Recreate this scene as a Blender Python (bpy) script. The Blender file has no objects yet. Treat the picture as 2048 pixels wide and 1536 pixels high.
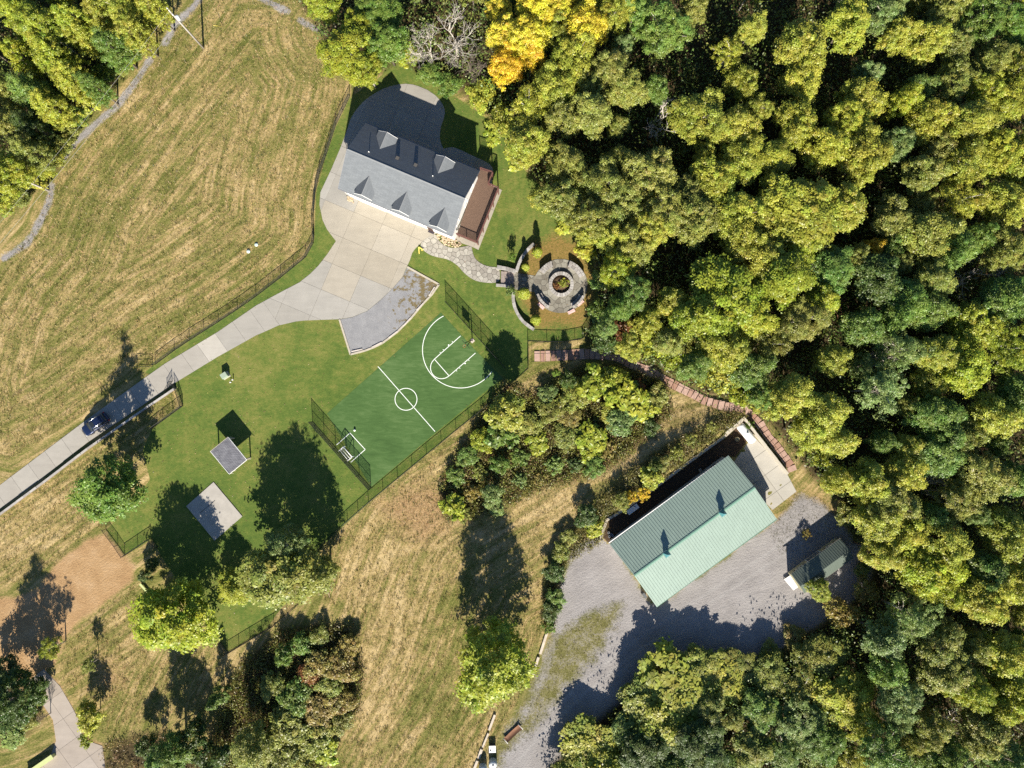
import bpy, math, random
import numpy as np
from mathutils import Vector, Matrix
R_ = math.radians
rnd = random.Random(7)
rng = np.random.default_rng(11)
scene = bpy.context.scene
COL = scene.collection

# ------------------------------------------------------------------ camera, light, exposure
H = 118.33            # flying height of the camera in metres
PPM = 12.0            # photograph pixels per metre on the ground
cam = bpy.data.cameras.new('camera'); cam.sensor_fit = 'HORIZONTAL'; cam.sensor_width = 36.0
cam.lens = 36.0 * (PPM * H) / 2048.0
cam.clip_start = 1.0; cam.clip_end = 9000.0
cam_ob = bpy.data.objects.new('camera', cam); COL.objects.link(cam_ob)
cam_ob.location = (0, 0, H); cam_ob.rotation_euler = (0, 0, 0)
scene.camera = cam_ob

SUN_EL = 32.0
SUN_AZ = math.atan2(0.050, -1.0)      # sun stands in the south, a little east: angle of (x, y) from +Y, clockwise
world = bpy.data.worlds.new('World'); scene.world = world; world.use_nodes = True
wn = world.node_tree
sky = wn.nodes.new('ShaderNodeTexSky'); sky.sky_type = 'NISHITA'; sky.sun_disc = False
sky.sun_elevation = R_(SUN_EL); sky.sun_rotation = SUN_AZ
sky.air_density = 1.0; sky.dust_density = 0.3; sky.ozone_density = 5.0
bg = wn.nodes['Background']; bg.inputs['Strength'].default_value = 0.056
wn.links.new(sky.outputs[0], bg.inputs[0])
sd = bpy.data.lights.new('sun', 'SUN'); sd.energy = 4.9; sd.angle = R_(0.5); sd.color = (1.0, 0.93, 0.80)
sun = bpy.data.objects.new('sun', sd); COL.objects.link(sun)
ce = math.cos(R_(SUN_EL))
to_sun = Vector((0.050 * ce, -0.9987 * ce, math.sin(R_(SUN_EL))))
sun.rotation_euler = to_sun.to_track_quat('Z', 'Y').to_euler()
sun.location = (10, -60, 80)
vs = scene.view_settings
vs.view_transform = 'Standard'; vs.look = 'None'; vs.exposure = 1.15; vs.gamma = 1.0; vs.use_curve_mapping = False
scene.render.engine = 'CYCLES'
cy = scene.cycles
cy.max_bounces = 6; cy.diffuse_bounces = 3; cy.glossy_bounces = 2; cy.transmission_bounces = 4; cy.transparent_max_bounces = 4
cy.use_denoising = False
cy.sample_clamp_indirect = 4.0

# ------------------------------------------------------------------ helpers
def W(px, py, z=0.0):
    """photograph pixel of a point at height z -> world point"""
    k = (1.0 - z / H) / PPM
    return Vector(((px - 1024.0) * k, (768.0 - py) * k, z))
def WL(pts, z=0.0): return [W(p[0], p[1], z) for p in pts]

def put(name, data, parent=None, loc=None):
    o = bpy.data.objects.new(name, data); COL.objects.link(o)
    if parent: o.parent = parent
    if loc is not None: o.location = loc
    return o
def tag(o, label=None, cat=None, group=None, kind=None):
    if label: o['label'] = label
    if cat: o['category'] = cat
    if group: o['group'] = group
    if kind: o['kind'] = kind
    return o
def empty(name, loc=(0, 0, 0), rz=0.0):
    o = put(name, None); o.location = loc; o.rotation_euler = (0, 0, rz); o.empty_display_size = 0.3
    return o

class MB:
    def __init__(s): s.v = []; s.f = []; s.sm = []
    def add(s, vs_, fs, smooth=False):
        n = len(s.v); s.v += [tuple(v) for v in vs_]; s.f += [tuple(i + n for i in f) for f in fs]; s.sm += [smooth] * len(fs)
        return s
    def box(s, c, size, rz=0.0, taper=1.0):
        cx, cy_, cz = c; a, b, h = size[0] / 2, size[1] / 2, size[2] / 2
        cr, sr = math.cos(rz), math.sin(rz); vs_ = []
        for z, k in ((-h, 1.0), (h, taper)):
            for x, y in ((-a, -b), (a, -b), (a, b), (-a, b)):
                x *= k; y *= k
                vs_.append((cx + x * cr - y * sr, cy_ + x * sr + y * cr, cz + z))
        return s.add(vs_, [(3, 2, 1, 0), (4, 5, 6, 7), (0, 1, 5, 4), (1, 2, 6, 5), (2, 3, 7, 6), (3, 0, 4, 7)])
    def prism(s, poly, z0, z1, bottom=True):
        n = len(poly)
        area = sum(poly[i][0] * poly[(i + 1) % n][1] - poly[(i + 1) % n][0] * poly[i][1] for i in range(n))
        if area < 0: poly = list(poly)[::-1]
        vs_ = [(p[0], p[1], z0) for p in poly] + [(p[0], p[1], z1) for p in poly]
        fs = [tuple(range(n, 2 * n))] + ([tuple(range(n - 1, -1, -1))] if bottom else [])
        fs += [(i, (i + 1) % n, n + (i + 1) % n, n + i) for i in range(n)]
        return s.add(vs_, fs)
    def tube(s, pts, rad, n=6, caps=True):
        pts = [Vector(p) for p in pts]; rr = rad if isinstance(rad, (list, tuple)) else [rad] * len(pts)
        vs_, fs = [], []
        for i, p in enumerate(pts):
            d = (pts[min(i + 1, len(pts) - 1)] - pts[max(i - 1, 0)])
            d = d.normalized() if d.length > 1e-9 else Vector((0, 0, 1))
            a = d.orthogonal().normalized(); b = d.cross(a)
            for k in range(n):
                t = 2 * math.pi * k / n
                vs_.append(p + (a * math.cos(t) + b * math.sin(t)) * rr[i])
        for i in range(len(pts) - 1):
            for k in range(n):
                k2 = (k + 1) % n
                fs.append((i * n + k, i * n + k2, (i + 1) * n + k2, (i + 1) * n + k))
        if caps:
            fs.append(tuple(range(n - 1, -1, -1))); m = (len(pts) - 1) * n; fs.append(tuple(range(m, m + n)))
        return s.add(vs_, fs, n > 5)
    def lathe(s, prof, c=(0, 0, 0), n=20, sx=1.0, sy=1.0):
        vs_, fs = [], []
        for r, z in prof:
            for k in range(n):
                t = 2 * math.pi * k / n
                vs_.append((c[0] + r * sx * math.cos(t), c[1] + r * sy * math.sin(t), c[2] + z))
        for i in range(len(prof) - 1):
            for k in range(n):
                k2 = (k + 1) % n; fs.append((i * n + k, i * n + k2, (i + 1) * n + k2, (i + 1) * n + k))
        fs.append(tuple(range(n - 1, -1, -1))); m = (len(prof) - 1) * n; fs.append(tuple(range(m, m + n)))
        return s.add(vs_, fs, True)
    def quad(s, a, b, c, d): return s.add([a, b, c, d], [(0, 1, 2, 3)])
    def arc(s, c, r0, r1, a0, a1, z0, z1, n=8):
        """solid sector of a ring, angles in radians, at world centre c"""
        poly = [(c[0] + r1 * math.cos(a0 + (a1 - a0) * i / n), c[1] + r1 * math.sin(a0 + (a1 - a0) * i / n)) for i in range(n + 1)]
        poly += [(c[0] + r0 * math.cos(a1 - (a1 - a0) * i / n), c[1] + r0 * math.sin(a1 - (a1 - a0) * i / n)) for i in range(n + 1)]
        m = 2 * n + 2
        vs_ = [(p[0], p[1], z0) for p in poly] + [(p[0], p[1], z1) for p in poly]
        fs = []
        for i in range(n):
            a, b, c_, d = i, i + 1, m - 2 - i, m - 1 - i
            fs.append((m + d, m + c_, m + b, m + a)[::-1] if a1 > a0 else (m + d, m + c_, m + b, m + a))
        fs += [(i, (i + 1) % m, m + (i + 1) % m, m + i) for i in range(m)]
        return s.add(vs_, fs)
    def mesh(s, name, mat, origin=(0, 0, 0)):
        o = Vector(origin)
        me = bpy.data.meshes.new(name)
        me.from_pydata([tuple(Vector(v) - o) for v in s.v], [], s.f)
        if any(s.sm): me.polygons.foreach_set('use_smooth', s.sm)
        if mat: me.materials.append(mat)
        me.update(); return me
    def build(s, name, mat, parent=None, origin=None, color=None):
        """a world-space shape under its thing (the thing has no turn or scale)"""
        org = origin if origin is not None else (parent.location if parent else (0, 0, 0))
        o = put(name, s.mesh(name, mat, org), parent)
        if not parent: o.location = org
        if color: o.color = (*color, 1)
        return o

def clip_poly(sub, conv):
    """Sutherland-Hodgman: polygon sub cut by the convex ccw polygon conv (2-D)"""
    out = [(p[0], p[1]) for p in sub]
    n = len(conv)
    if sum(conv[i][0] * conv[(i + 1) % n][1] - conv[(i + 1) % n][0] * conv[i][1] for i in range(n)) < 0: conv = conv[::-1]
    for i in range(n):
        ax, ay = conv[i][0], conv[i][1]; bx, by = conv[(i + 1) % n][0], conv[(i + 1) % n][1]
        inp, out = out, []
        if not inp: return []
        def sd_(p): return (bx - ax) * (p[1] - ay) - (by - ay) * (p[0] - ax)
        for j in range(len(inp)):
            p, q = inp[j - 1], inp[j]; dp, dq = sd_(p), sd_(q)
            if (dp >= 0) != (dq >= 0):
                t = dp / (dp - dq); out.append((p[0] + (q[0] - p[0]) * t, p[1] + (q[1] - p[1]) * t))
            if dq >= 0: out.append(q)
    res = []
    for p in out:
        if not res or (abs(p[0] - res[-1][0]) + abs(p[1] - res[-1][1])) > 1e-4: res.append(p)
    return res
def area2(p): return 0.5 * sum(p[i][0] * p[(i + 1) % len(p)][1] - p[(i + 1) % len(p)][0] * p[i][1] for i in range(len(p)))
def shrink(p, d):
    cx = sum(a[0] for a in p) / len(p); cy_ = sum(a[1] for a in p) / len(p)
    o = []
    for a in p:
        L = math.hypot(a[0] - cx, a[1] - cy_); k = max(0.3, (L - d) / max(L, 1e-6))
        o.append((cx + (a[0] - cx) * k, cy_ + (a[1] - cy_) * k))
    return o
def in_poly(px, py, poly):
    px = np.asarray(px, float); py = np.asarray(py, float); ins = np.zeros(px.shape, bool)
    n = len(poly)
    for i in range(n):
        x0, y0 = poly[i][0], poly[i][1]; x1, y1 = poly[(i + 1) % n][0], poly[(i + 1) % n][1]
        c = ((y0 > py) != (y1 > py))
        if y1 != y0: ins ^= c & (px < (x1 - x0) * (py - y0) / (y1 - y0) + x0)
    return ins
def seg_dist(px, py, pts, closed=True):
    d = np.full(np.shape(px), 1e9); n = len(pts)
    for i in range(n if closed else n - 1):
        x0, y0 = pts[i][0], pts[i][1]; x1, y1 = pts[(i + 1) % n][0], pts[(i + 1) % n][1]
        dx, dy = x1 - x0, y1 - y0; L = dx * dx + dy * dy + 1e-9
        t = np.clip(((px - x0) * dx + (py - y0) * dy) / L, 0, 1)
        d = np.minimum(d, np.hypot(px - x0 - t * dx, py - y0 - t * dy))
    return d
def sdf(px, py, poly):
    d = seg_dist(px, py, poly); return np.where(in_poly(px, py, poly), d, -d)
def smooth(pts, it=2, closed=True):
    for _ in range(it):
        o = []; n = len(pts)
        rng_ = range(n) if closed else range(n - 1)
        if not closed: o.append(tuple(pts[0][:2]))
        for i in rng_:
            a, b = pts[i], pts[(i + 1) % n]
            o.append((a[0] * .75 + b[0] * .25, a[1] * .75 + b[1] * .25)); o.append((a[0] * .25 + b[0] * .75, a[1] * .25 + b[1] * .75))
        if not closed: o.append(tuple(pts[-1][:2]))
        pts = o
    return pts

# ------------------------------------------------------------------ materials
def new_mat(name):
    m = bpy.data.materials.new(name); m.use_nodes = True
    return m, m.node_tree, m.node_tree.nodes['Principled BSDF']
def nd(nt, t, **kw):
    n = nt.nodes.new(t)
    for k, v in kw.items():
        if k in n.inputs: n.inputs[k].default_value = v
        else: setattr(n, k, v)
    return n
def noise(nt, scale, detail=4.0, vec=None, rough=0.6, dist=0.0):
    n = nd(nt, 'ShaderNodeTexNoise'); n.inputs['Scale'].default_value = scale; n.inputs['Detail'].default_value = detail
    n.inputs['Roughness'].default_value = rough; n.inputs['Distortion'].default_value = dist
    if vec is not None: nt.links.new(vec, n.inputs['Vector'])
    return n.outputs['Fac']
def ramp(nt, fac, stops):
    r = nt.nodes.new('ShaderNodeValToRGB'); el = r.color_ramp.elements
    while len(el) < len(stops): el.new(0.5)
    for e, (p, c) in zip(el, stops): e.position = p; e.color = (*c, 1)
    nt.links.new(fac, r.inputs[0]); return r.outputs[0]
def math_(nt, op, a, b=None, c=None, clamp=False):
    n = nt.nodes.new('ShaderNodeMath'); n.operation = op; n.use_clamp = clamp
    for i, x in enumerate((a, b, c)):
        if x is None: continue
        if isinstance(x, (int, float)): n.inputs[i].default_value = x
        else: nt.links.new(x, n.inputs[i])
    return n.outputs[0]
def mixc(nt, fac, a, b, mode='MIX'):
    n = nt.nodes.new('ShaderNodeMix'); n.data_type = 'RGBA'; n.blend_type = mode
    for sock, x in ((n.inputs[0], fac), (n.inputs[6], a), (n.inputs[7], b)):
        if isinstance(x, (int, float)): sock.default_value = x
        elif isinstance(x, tuple): sock.default_value = (*x, 1)
        else: nt.links.new(x, sock)
    return n.outputs[2]
def pos(nt): return nt.nodes.new('ShaderNodeNewGeometry').outputs['Position']
def objco(nt): return nt.nodes.new('ShaderNodeTexCoord').outputs['Object']
def attr(nt, name, out='Fac'):
    n = nt.nodes.new('ShaderNodeAttribute'); n.attribute_name = name; return n.outputs[out]
def bump(nt, bs, height, strength=0.4, dist=0.05):
    b = nt.nodes.new('ShaderNodeBump'); b.inputs['Strength'].default_value = strength; b.inputs['Distance'].default_value = dist
    nt.links.new(height, b.inputs['Height']); nt.links.new(b.outputs[0], bs.inputs['Normal'])
def stretch(nt, vec, sx, sy, sz, rz=0.0):
    m = nt.nodes.new('ShaderNodeMapping'); m.inputs['Scale'].default_value = (sx, sy, sz); m.inputs['Rotation'].default_value = (0, 0, rz)
    nt.links.new(vec, m.inputs['Vector']); return m.outputs[0]

MATS = {}
def plain(name, color, rough=0.7, metal=0.0, var=0.15, scale=2.0, fine=18.0, use_obj=False, bmp=0.0, spec=0.3):
    """a worn, slightly uneven surface of one colour (or of the object's own colour)"""
    if name in MATS: return MATS[name]
    m, nt, bs = new_mat(name)
    p = pos(nt)
    n1 = noise(nt, scale, 5, p); n2 = noise(nt, fine, 3, p)
    k = math_(nt, 'ADD', math_(nt, 'MULTIPLY', n1, 1.3), math_(nt, 'MULTIPLY', n2, 0.7))
    k = math_(nt, 'MULTIPLY_ADD', math_(nt, 'SUBTRACT', k, 1.0), 2 * var, 1.0)
    base = nt.nodes.new('ShaderNodeObjectInfo').outputs['Color'] if use_obj else tuple(color)
    c = mixc(nt, 1.0, base, k, 'MULTIPLY')
    nt.links.new(c, bs.inputs['Base Color'])
    bs.inputs['Roughness'].default_value = rough; bs.inputs['Metallic'].default_value = metal
    bs.inputs['Specular IOR Level'].default_value = spec
    if bmp: bump(nt, bs, n2, bmp, 0.02)
    MATS[name] = m; return m
# ------------------------------------------------------------------ outlines read off the photograph (photograph pixels)
DRIVE = [(-40, 998), (0, 970), (90, 902), (175, 838), (275, 766), (330, 727), (435, 664), (512, 611), (560, 585), (600, 564), (620, 548), (637, 531), (655, 508), (672, 482),
         (654, 459), (645, 440), (639, 409), (641, 384), (662, 340), (680, 298), (694, 260), (700, 240), (711, 221), (725, 205), (738, 194), (752, 185), (765, 178), (780, 172.5), (796, 169), (812, 167.5), (825, 169), (837, 172.5),
         (855, 180), (870, 190), (879, 199), (885, 208), (889, 217), (890, 226), (887, 240), (882, 253), (880, 266), (880, 278), (884, 292), (888, 298), (894, 296),
         (903, 294), (912, 296), (924, 301), (937, 307.5), (970, 322.5), (979, 328), (985, 335), (987, 348), (983, 370), (1004, 380), (957, 500), (945, 494), (905, 480), (872, 467), (847, 481), (840, 488), (830, 498), (824.5, 506), (820, 520), (814.5, 532), (805, 554),
         (785, 577), (762, 599), (735, 621.5), (705, 634), (678, 638.5), (637, 640), (610, 641), (592, 643), (557, 651), (535, 661), (512, 671), (435, 714), (350, 766), (297, 803), (175, 885), (90, 952), (0, 1018), (-40, 1046)]
PARKING = [(679, 639), (705, 634.5), (735, 622), (762, 599.5), (785, 577.5), (805, 554.5), (814.5, 534), (845, 551), (878, 569), (864, 589), (847, 606.5), (822, 636.5), (794.5, 664), (764.5, 686.5), (747, 695), (729.5, 701.5), (701, 709), (690, 674)]
COURT = [(882, 625), (942, 691), (1006, 757), (969, 784), (742, 974), (654, 827)]
FLAG = [(840, 489), (847, 481), (858, 473), (872, 467), (876, 480), (890, 492), (908, 497), (943, 490), (945, 503), (949, 515), (957, 524), (970, 531), (984, 534), (993, 534), (1000, 540), (1000, 562), (990, 566), (976, 566), (960, 564), (947, 560), (936, 553), (925, 543), (917, 533), (908, 526), (900, 521), (890, 517.5), (876, 515), (862, 511), (850, 504), (843, 496)]
HAYFIELD = [(690, 185), (655, 300), (628, 400), (622, 480), (600, 520), (520, 588), (430, 646), (330, 706), (250, 770), (120, 860), (20, 920), (-60, 900), (-80, 760), (-40, 600), (10, 525), (70, 460), (105, 375), (200, 245), (310, 110), (400, 0), (430, -60), (800, -60), (640, 60), (690, 120)]
LAWN = [(345, 764), (366, 812), (305, 857), (285, 900), (300, 960), (236, 1035), (212, 1060), (248, 1112), (304, 1078), (322, 1112), (400, 1230), (455, 1305), (530, 1260), (575, 1200), (650, 1086), (742, 1002), (795, 958), (912, 861), (962, 821), (1056, 737), (1056, 682), (1128, 684), (1168, 676), (1196, 600), (1186, 520), (1150, 440), (1100, 390), (1040, 330), (1010, 270), (970, 235), (930, 205), (895, 185), (870, 165), (835, 150), (805, 100), (780, 100), (765, 150), (700, 195), (672, 252), (652, 312), (632, 385), (629, 482), (612, 514), (512, 592), (437, 643), (350, 700), (310, 728), (290, 745)]
PITBROWN = [(1062, 480), (1120, 470), (1170, 500), (1195, 560), (1190, 620), (1160, 650), (1100, 655), (1060, 640), (1045, 600), (1040, 540)]
GRAVYARD = [(1140, 1110), (1185, 1075), (1225, 1085), (1300, 1205), (1318, 1210), (1553, 1040), (1600, 985), (1650, 1010), (1690, 1060), (1745, 1120), (1740, 1180), (1660, 1235), (1560, 1300), (1480, 1345), (1300, 1400), (1180, 1470), (1090, 1550), (975, 1550), (1000, 1470), (1050, 1400), (1080, 1330), (1105, 1240)]
GRASSISLE = [(1170, 1220), (1260, 1190), (1245, 1240), (1215, 1300), (1150, 1370), (1060, 1480), (985, 1545), (985, 1490), (1040, 1420), (1080, 1340), (1105, 1260)]
BARNBACK = [(1206, 1075), (1216, 1040), (1290, 988), (1370, 928), (1450, 872), (1487, 840), (1496, 880), (1470, 915), (1457, 912), (1219, 1088)]
BARNEAST = [(1555, 1040), (1592, 985), (1650, 1000), (1690, 1050), (1665, 1060), (1600, 1100), (1560, 1110), (1535, 1060)]
DIRT = [(178, 1075), (212, 1068), (238, 1100), (268, 1132), (266, 1162), (230, 1190), (200, 1215), (160, 1240), (135, 1270), (110, 1330), (70, 1360), (30, 1400), (-40, 1420), (-40, 1190), (30, 1195), (80, 1175), (90, 1150), (120, 1120)]
LOWPATH = [(50, 1350), (85, 1335), (120, 1370), (145, 1415), (160, 1440), (165, 1470), (205, 1490), (212, 1545), (60, 1545), (100, 1515), (112, 1480), (105, 1440), (80, 1405)]
REDSOIL = [(760, 1010), (850, 960), (900, 985), (890, 1060), (850, 1085), (800, 1060)]
REDSOIL2 = [(200, 1330), (230, 1325), (240, 1370), (215, 1385), (195, 1360)]
TRACKS = [[(405, -10), (380, 20), (350, 48), (330, 85)], [(300, 120), (280, 150), (262, 175), (235, 210), (205, 235)], [(205, 235), (150, 285), (125, 320)], [(105, 372), (95, 410), (82, 440), (70, 458)], [(70, 462), (55, 485), (30, 503), (8, 516)], [(520, -5), (560, 15), (575, 22)], [(600, 40), (625, 55), (645, 66)]]
FORESTS = [[(800, -90), (792, 110), (830, 140), (905, 170), (940, 195), (1000, 240), (1022, 290), (1060, 345), (1105, 390), (1150, 440), (1192, 505), (1202, 600), (1172, 650), (1175, 690), (1300, 735), (1345, 752), (1400, 783), (1470, 800), (1540, 845), (1590, 905), (1620, 950), (1690, 1005), (1705, 1060), (1750, 1125), (1740, 1180), (1660, 1238), (1560, 1310), (1480, 1335), (1330, 1350), (1240, 1400), (1170, 1460), (1095, 1540), (1080, 1640), (2160, 1640), (2160, -90)],
           [(-90, -90), (330, -90), (322, 10), (280, 90), (230, 170), (150, 265), (120, 330), (80, 370), (20, 410), (-90, 430)],
           [(610, -90), (800, -90), (796, 120), (760, 145), (700, 150), (650, 120), (640, 60), (600, 10)]]
THICKET = [[(560, 1260), (700, 1250), (725, 1330), (720, 1420), (660, 1480), (640, 1545), (400, 1545), (440, 1420), (480, 1330)],
           [(200, 1545), (215, 1490), (260, 1470), (330, 1460), (420, 1545)], [(-60, 1350), (20, 1345), (70, 1400), (85, 1440), (40, 1480), (-60, 1500)],
           [(880, 990), (880, 960), (940, 870), (965, 820), (1010, 760), (1060, 790), (1150, 740), (1230, 730), (1330, 760), (1345, 830), (1290, 880), (1200, 950), (1120, 970), (1040, 1000), (940, 1040), (890, 1040)],
           [(1180, 660), (1250, 620), (1400, 700), (1480, 790), (1380, 770), (1300, 725), (1180, 690)]]
BANK = [(1200, 1085), (1214, 1040), (1290, 988), (1370, 928), (1450, 870), (1487, 836)]
BANKW = [(p.x, p.y) for p in WL(BANK, 0.8)]
YARDW = [(p.x, p.y) for p in WL(BARNBACK, 0.4)]

def wpoly(poly): return [((p[0] - 1024) / PPM, (768 - p[1]) / PPM) for p in poly]
def bank_height(x, y):
    d = seg_dist(x, y, BANKW, False)
    ins = in_poly(x, y, YARDW)
    # height of the bank along the wall: low at its west end
    t = np.clip((x - BANKW[0][0]) / (BANKW[-1][0] - BANKW[0][0]), -0.2, 1.2)
    top = 1.35 * np.clip(t / 0.16 + 0.25, 0, 1)
    # only on the uphill (north-west) side of the wall line
    nx, ny = -(BANKW[-1][1] - BANKW[1][1]), (BANKW[-1][0] - BANKW[1][0]); L = math.hypot(nx, ny)
    side = ((x - BANKW[1][0]) * nx + (y - BANKW[1][1]) * ny) / L
    f = np.clip((d - 0.12) / 0.3, 0, 1) * np.clip(1.0 - (d - 0.4) / 9.0, 0, 1)
    f = f * f * (3 - 2 * f)
    past = np.clip((BANKW[-1][0] + 1.2 - x) / 1.2, 0, 1)
    return np.where(ins | (side < 0.0), 0.0, top * f * past)
def gz(x, y): return float(bank_height(np.array([x]), np.array([y]))[0])

# ------------------------------------------------------------------ the ground: one sheet out to the horizon
def build_ground():
    xs = np.concatenate([[-4000, -2000, -1000, -500, -300, -200, -150, -120], np.arange(-100, 100.01, 0.4), [120, 150, 200, 300, 500, 1000, 2000, 4000]])
    ys = np.concatenate([[-4000, -2000, -1000, -500, -300, -200, -150, -110], np.arange(-78, 78.01, 0.4), [110, 150, 200, 300, 500, 1000, 2000, 4000]])
    X, Y = np.meshgrid(xs, ys); X = X.ravel(); Y = Y.ravel(); n = len(X); nx, ny = len(xs), len(ys)
    px = X * PPM + 1024; py = 768 - Y * PPM
    def mask(polys, w=6.0):
        m = np.zeros(n)
        for p in polys: m = np.maximum(m, np.clip(0.5 + sdf(px, py, p) / (2 * w), 0, 1))
        return m
    M = {}
    M['lawn'] = mask([LAWN], 3.0)
    M['dirt'] = mask([DIRT, LOWPATH], 15.0)
    M['brown'] = mask([PITBROWN], 22.0)
    M['bare'] = mask([REDSOIL, REDSOIL2, BARNEAST], 34.0)
    g = mask([GRAVYARD], 16.0)
    isl = mask([GRASSISLE], 24.0)
    g = g * (1 - 0.62 * isl)
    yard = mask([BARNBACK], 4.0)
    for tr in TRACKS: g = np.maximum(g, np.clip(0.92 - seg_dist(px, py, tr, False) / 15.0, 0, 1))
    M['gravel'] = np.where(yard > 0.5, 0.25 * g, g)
    M['isle'] = np.maximum(isl, .60 * mask([[(1120, 1110), (1215, 1090), (1300, 1205), (1260, 1230), (1120, 1260)]], 20.0))
    trk = np.maximum.reduce([np.clip(1.3 - seg_dist(px, py, smooth(t, 2, False), False) / 9.0, 0, 1) for t in ([(690, 1200), (760, 1110), (880, 1090), (1000, 1060), (1110, 1010), (1210, 955), (1310, 885), (1400, 850), (1470, 830)], [(1040, 1010), (1150, 960), (1230, 925), (1330, 850), (1345, 805)], [(700, 1480), (760, 1370), (800, 1280), (800, 1180), (760, 1110)], [(860, 1000), (760, 1040), (700, 1090), (680, 1180)])])
    rl = smooth([(1000, 1545), (1120, 1415), (1260, 1300), (1420, 1195), (1540, 1115), (1640, 1050)], 2, False); rd = seg_dist(px, py, rl, False)
    M['rut'] = np.clip(1.0 - np.abs(rd - 10.0) / 5.0, 0, 1) * np.clip(1.4 - .0 * rd, 0, 1)
    M['dry'] = mask([[(735, 1010), (880, 955), (915, 1060), (900, 1180), (850, 1270), (700, 1240), (660, 1110)], [(900, 1040), (1060, 985), (1190, 930), (1330, 860), (1400, 850), (1200, 1000), (1060, 1090), (950, 1130)], [(650, 1240), (760, 1230), (860, 1260), (800, 1400), (720, 1480), (650, 1500)], [(-40, 1060), (170, 930), (120, 1080), (-40, 1170)]], 35.0) + .8 * trk
    M['litter'] = np.maximum(mask(FORESTS, 14.0), 0.85 * mask(THICKET, 18.0))
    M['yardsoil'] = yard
    fld = sdf(px, py, HAYFIELD)
    mead = seg_dist(px, py, smooth([(640, 1600), (700, 1480), (800, 1330), (860, 1150), (900, 1080), (1050, 1000), (1200, 900), (1330, 850), (1450, 820)], 2, False), False)
    left = seg_dist(px, py, [(-100, 1100), (0, 1030), (180, 900), (300, 815)], False)
    s = np.where(px + 0.55 * (py - 700) > 620, mead, np.where(py - 968 + 0.73 * px > 0, left, fld))
    M['row'] = s / PPM
    hard = np.maximum.reduce([mask([DRIVE], 8), mask([PARKING], 8), mask([COURT], 8), mask([FLAG], 8), M['lawn'], mask([GRAVYARD, BARNBACK, LOWPATH, DIRT], 10)])
    amp = np.clip(1 - hard, 0, 1) * (np.abs(X) < 100) * (np.abs(Y) < 78)
    rel = rng.normal(0, 1, n).reshape(ny, nx)
    rel2 = rel.copy()
    for ax in (0, 1): rel2 = (np.roll(rel2, 1, ax) + rel2 + np.roll(rel2, -1, ax)) / 3
    rowr = np.sin(M['row'] * 2 * math.pi / 1.7 + 2.2 * np.sin(X * 0.06) + np.sin(Y * 0.09))
    Z = amp * (0.045 * rel2.ravel() + 0.014 * rel.ravel() + 0.022 * rowr) - 0.03 * amp + bank_height(X, Y)
    me = bpy.data.meshes.new('ground')
    co = np.empty((n, 3)); co[:, 0] = X; co[:, 1] = Y; co[:, 2] = Z
    i = np.arange(nx - 1)[None, :] + nx * np.arange(ny - 1)[:, None]; i = i.ravel()
    q = np.stack([i, i + 1, i + 1 + nx, i + nx], 1)
    np_mesh(me, co, q, True)
    for k in M: me.attributes.new(k, 'FLOAT', 'POINT').data.foreach_set('value', M[k].astype(np.float32))
    me.materials.append(ground_mat())
    o = put('ground', me); tag(o, kind='structure')
    return o
def np_mesh(me, co, faces, smooth_=False):
    nf, k = faces.shape
    me.vertices.add(len(co)); me.vertices.foreach_set('co', np.ascontiguousarray(co, np.float32).ravel())
    me.loops.add(nf * k); me.loops.foreach_set('vertex_index', np.ascontiguousarray(faces, np.int32).ravel())
    me.polygons.add(nf); me.polygons.foreach_set('loop_start', np.arange(0, nf * k, k, dtype=np.int32))
    if smooth_: me.polygons.foreach_set('use_smooth', np.ones(nf, bool))
    me.update(calc_edges=True)

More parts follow.
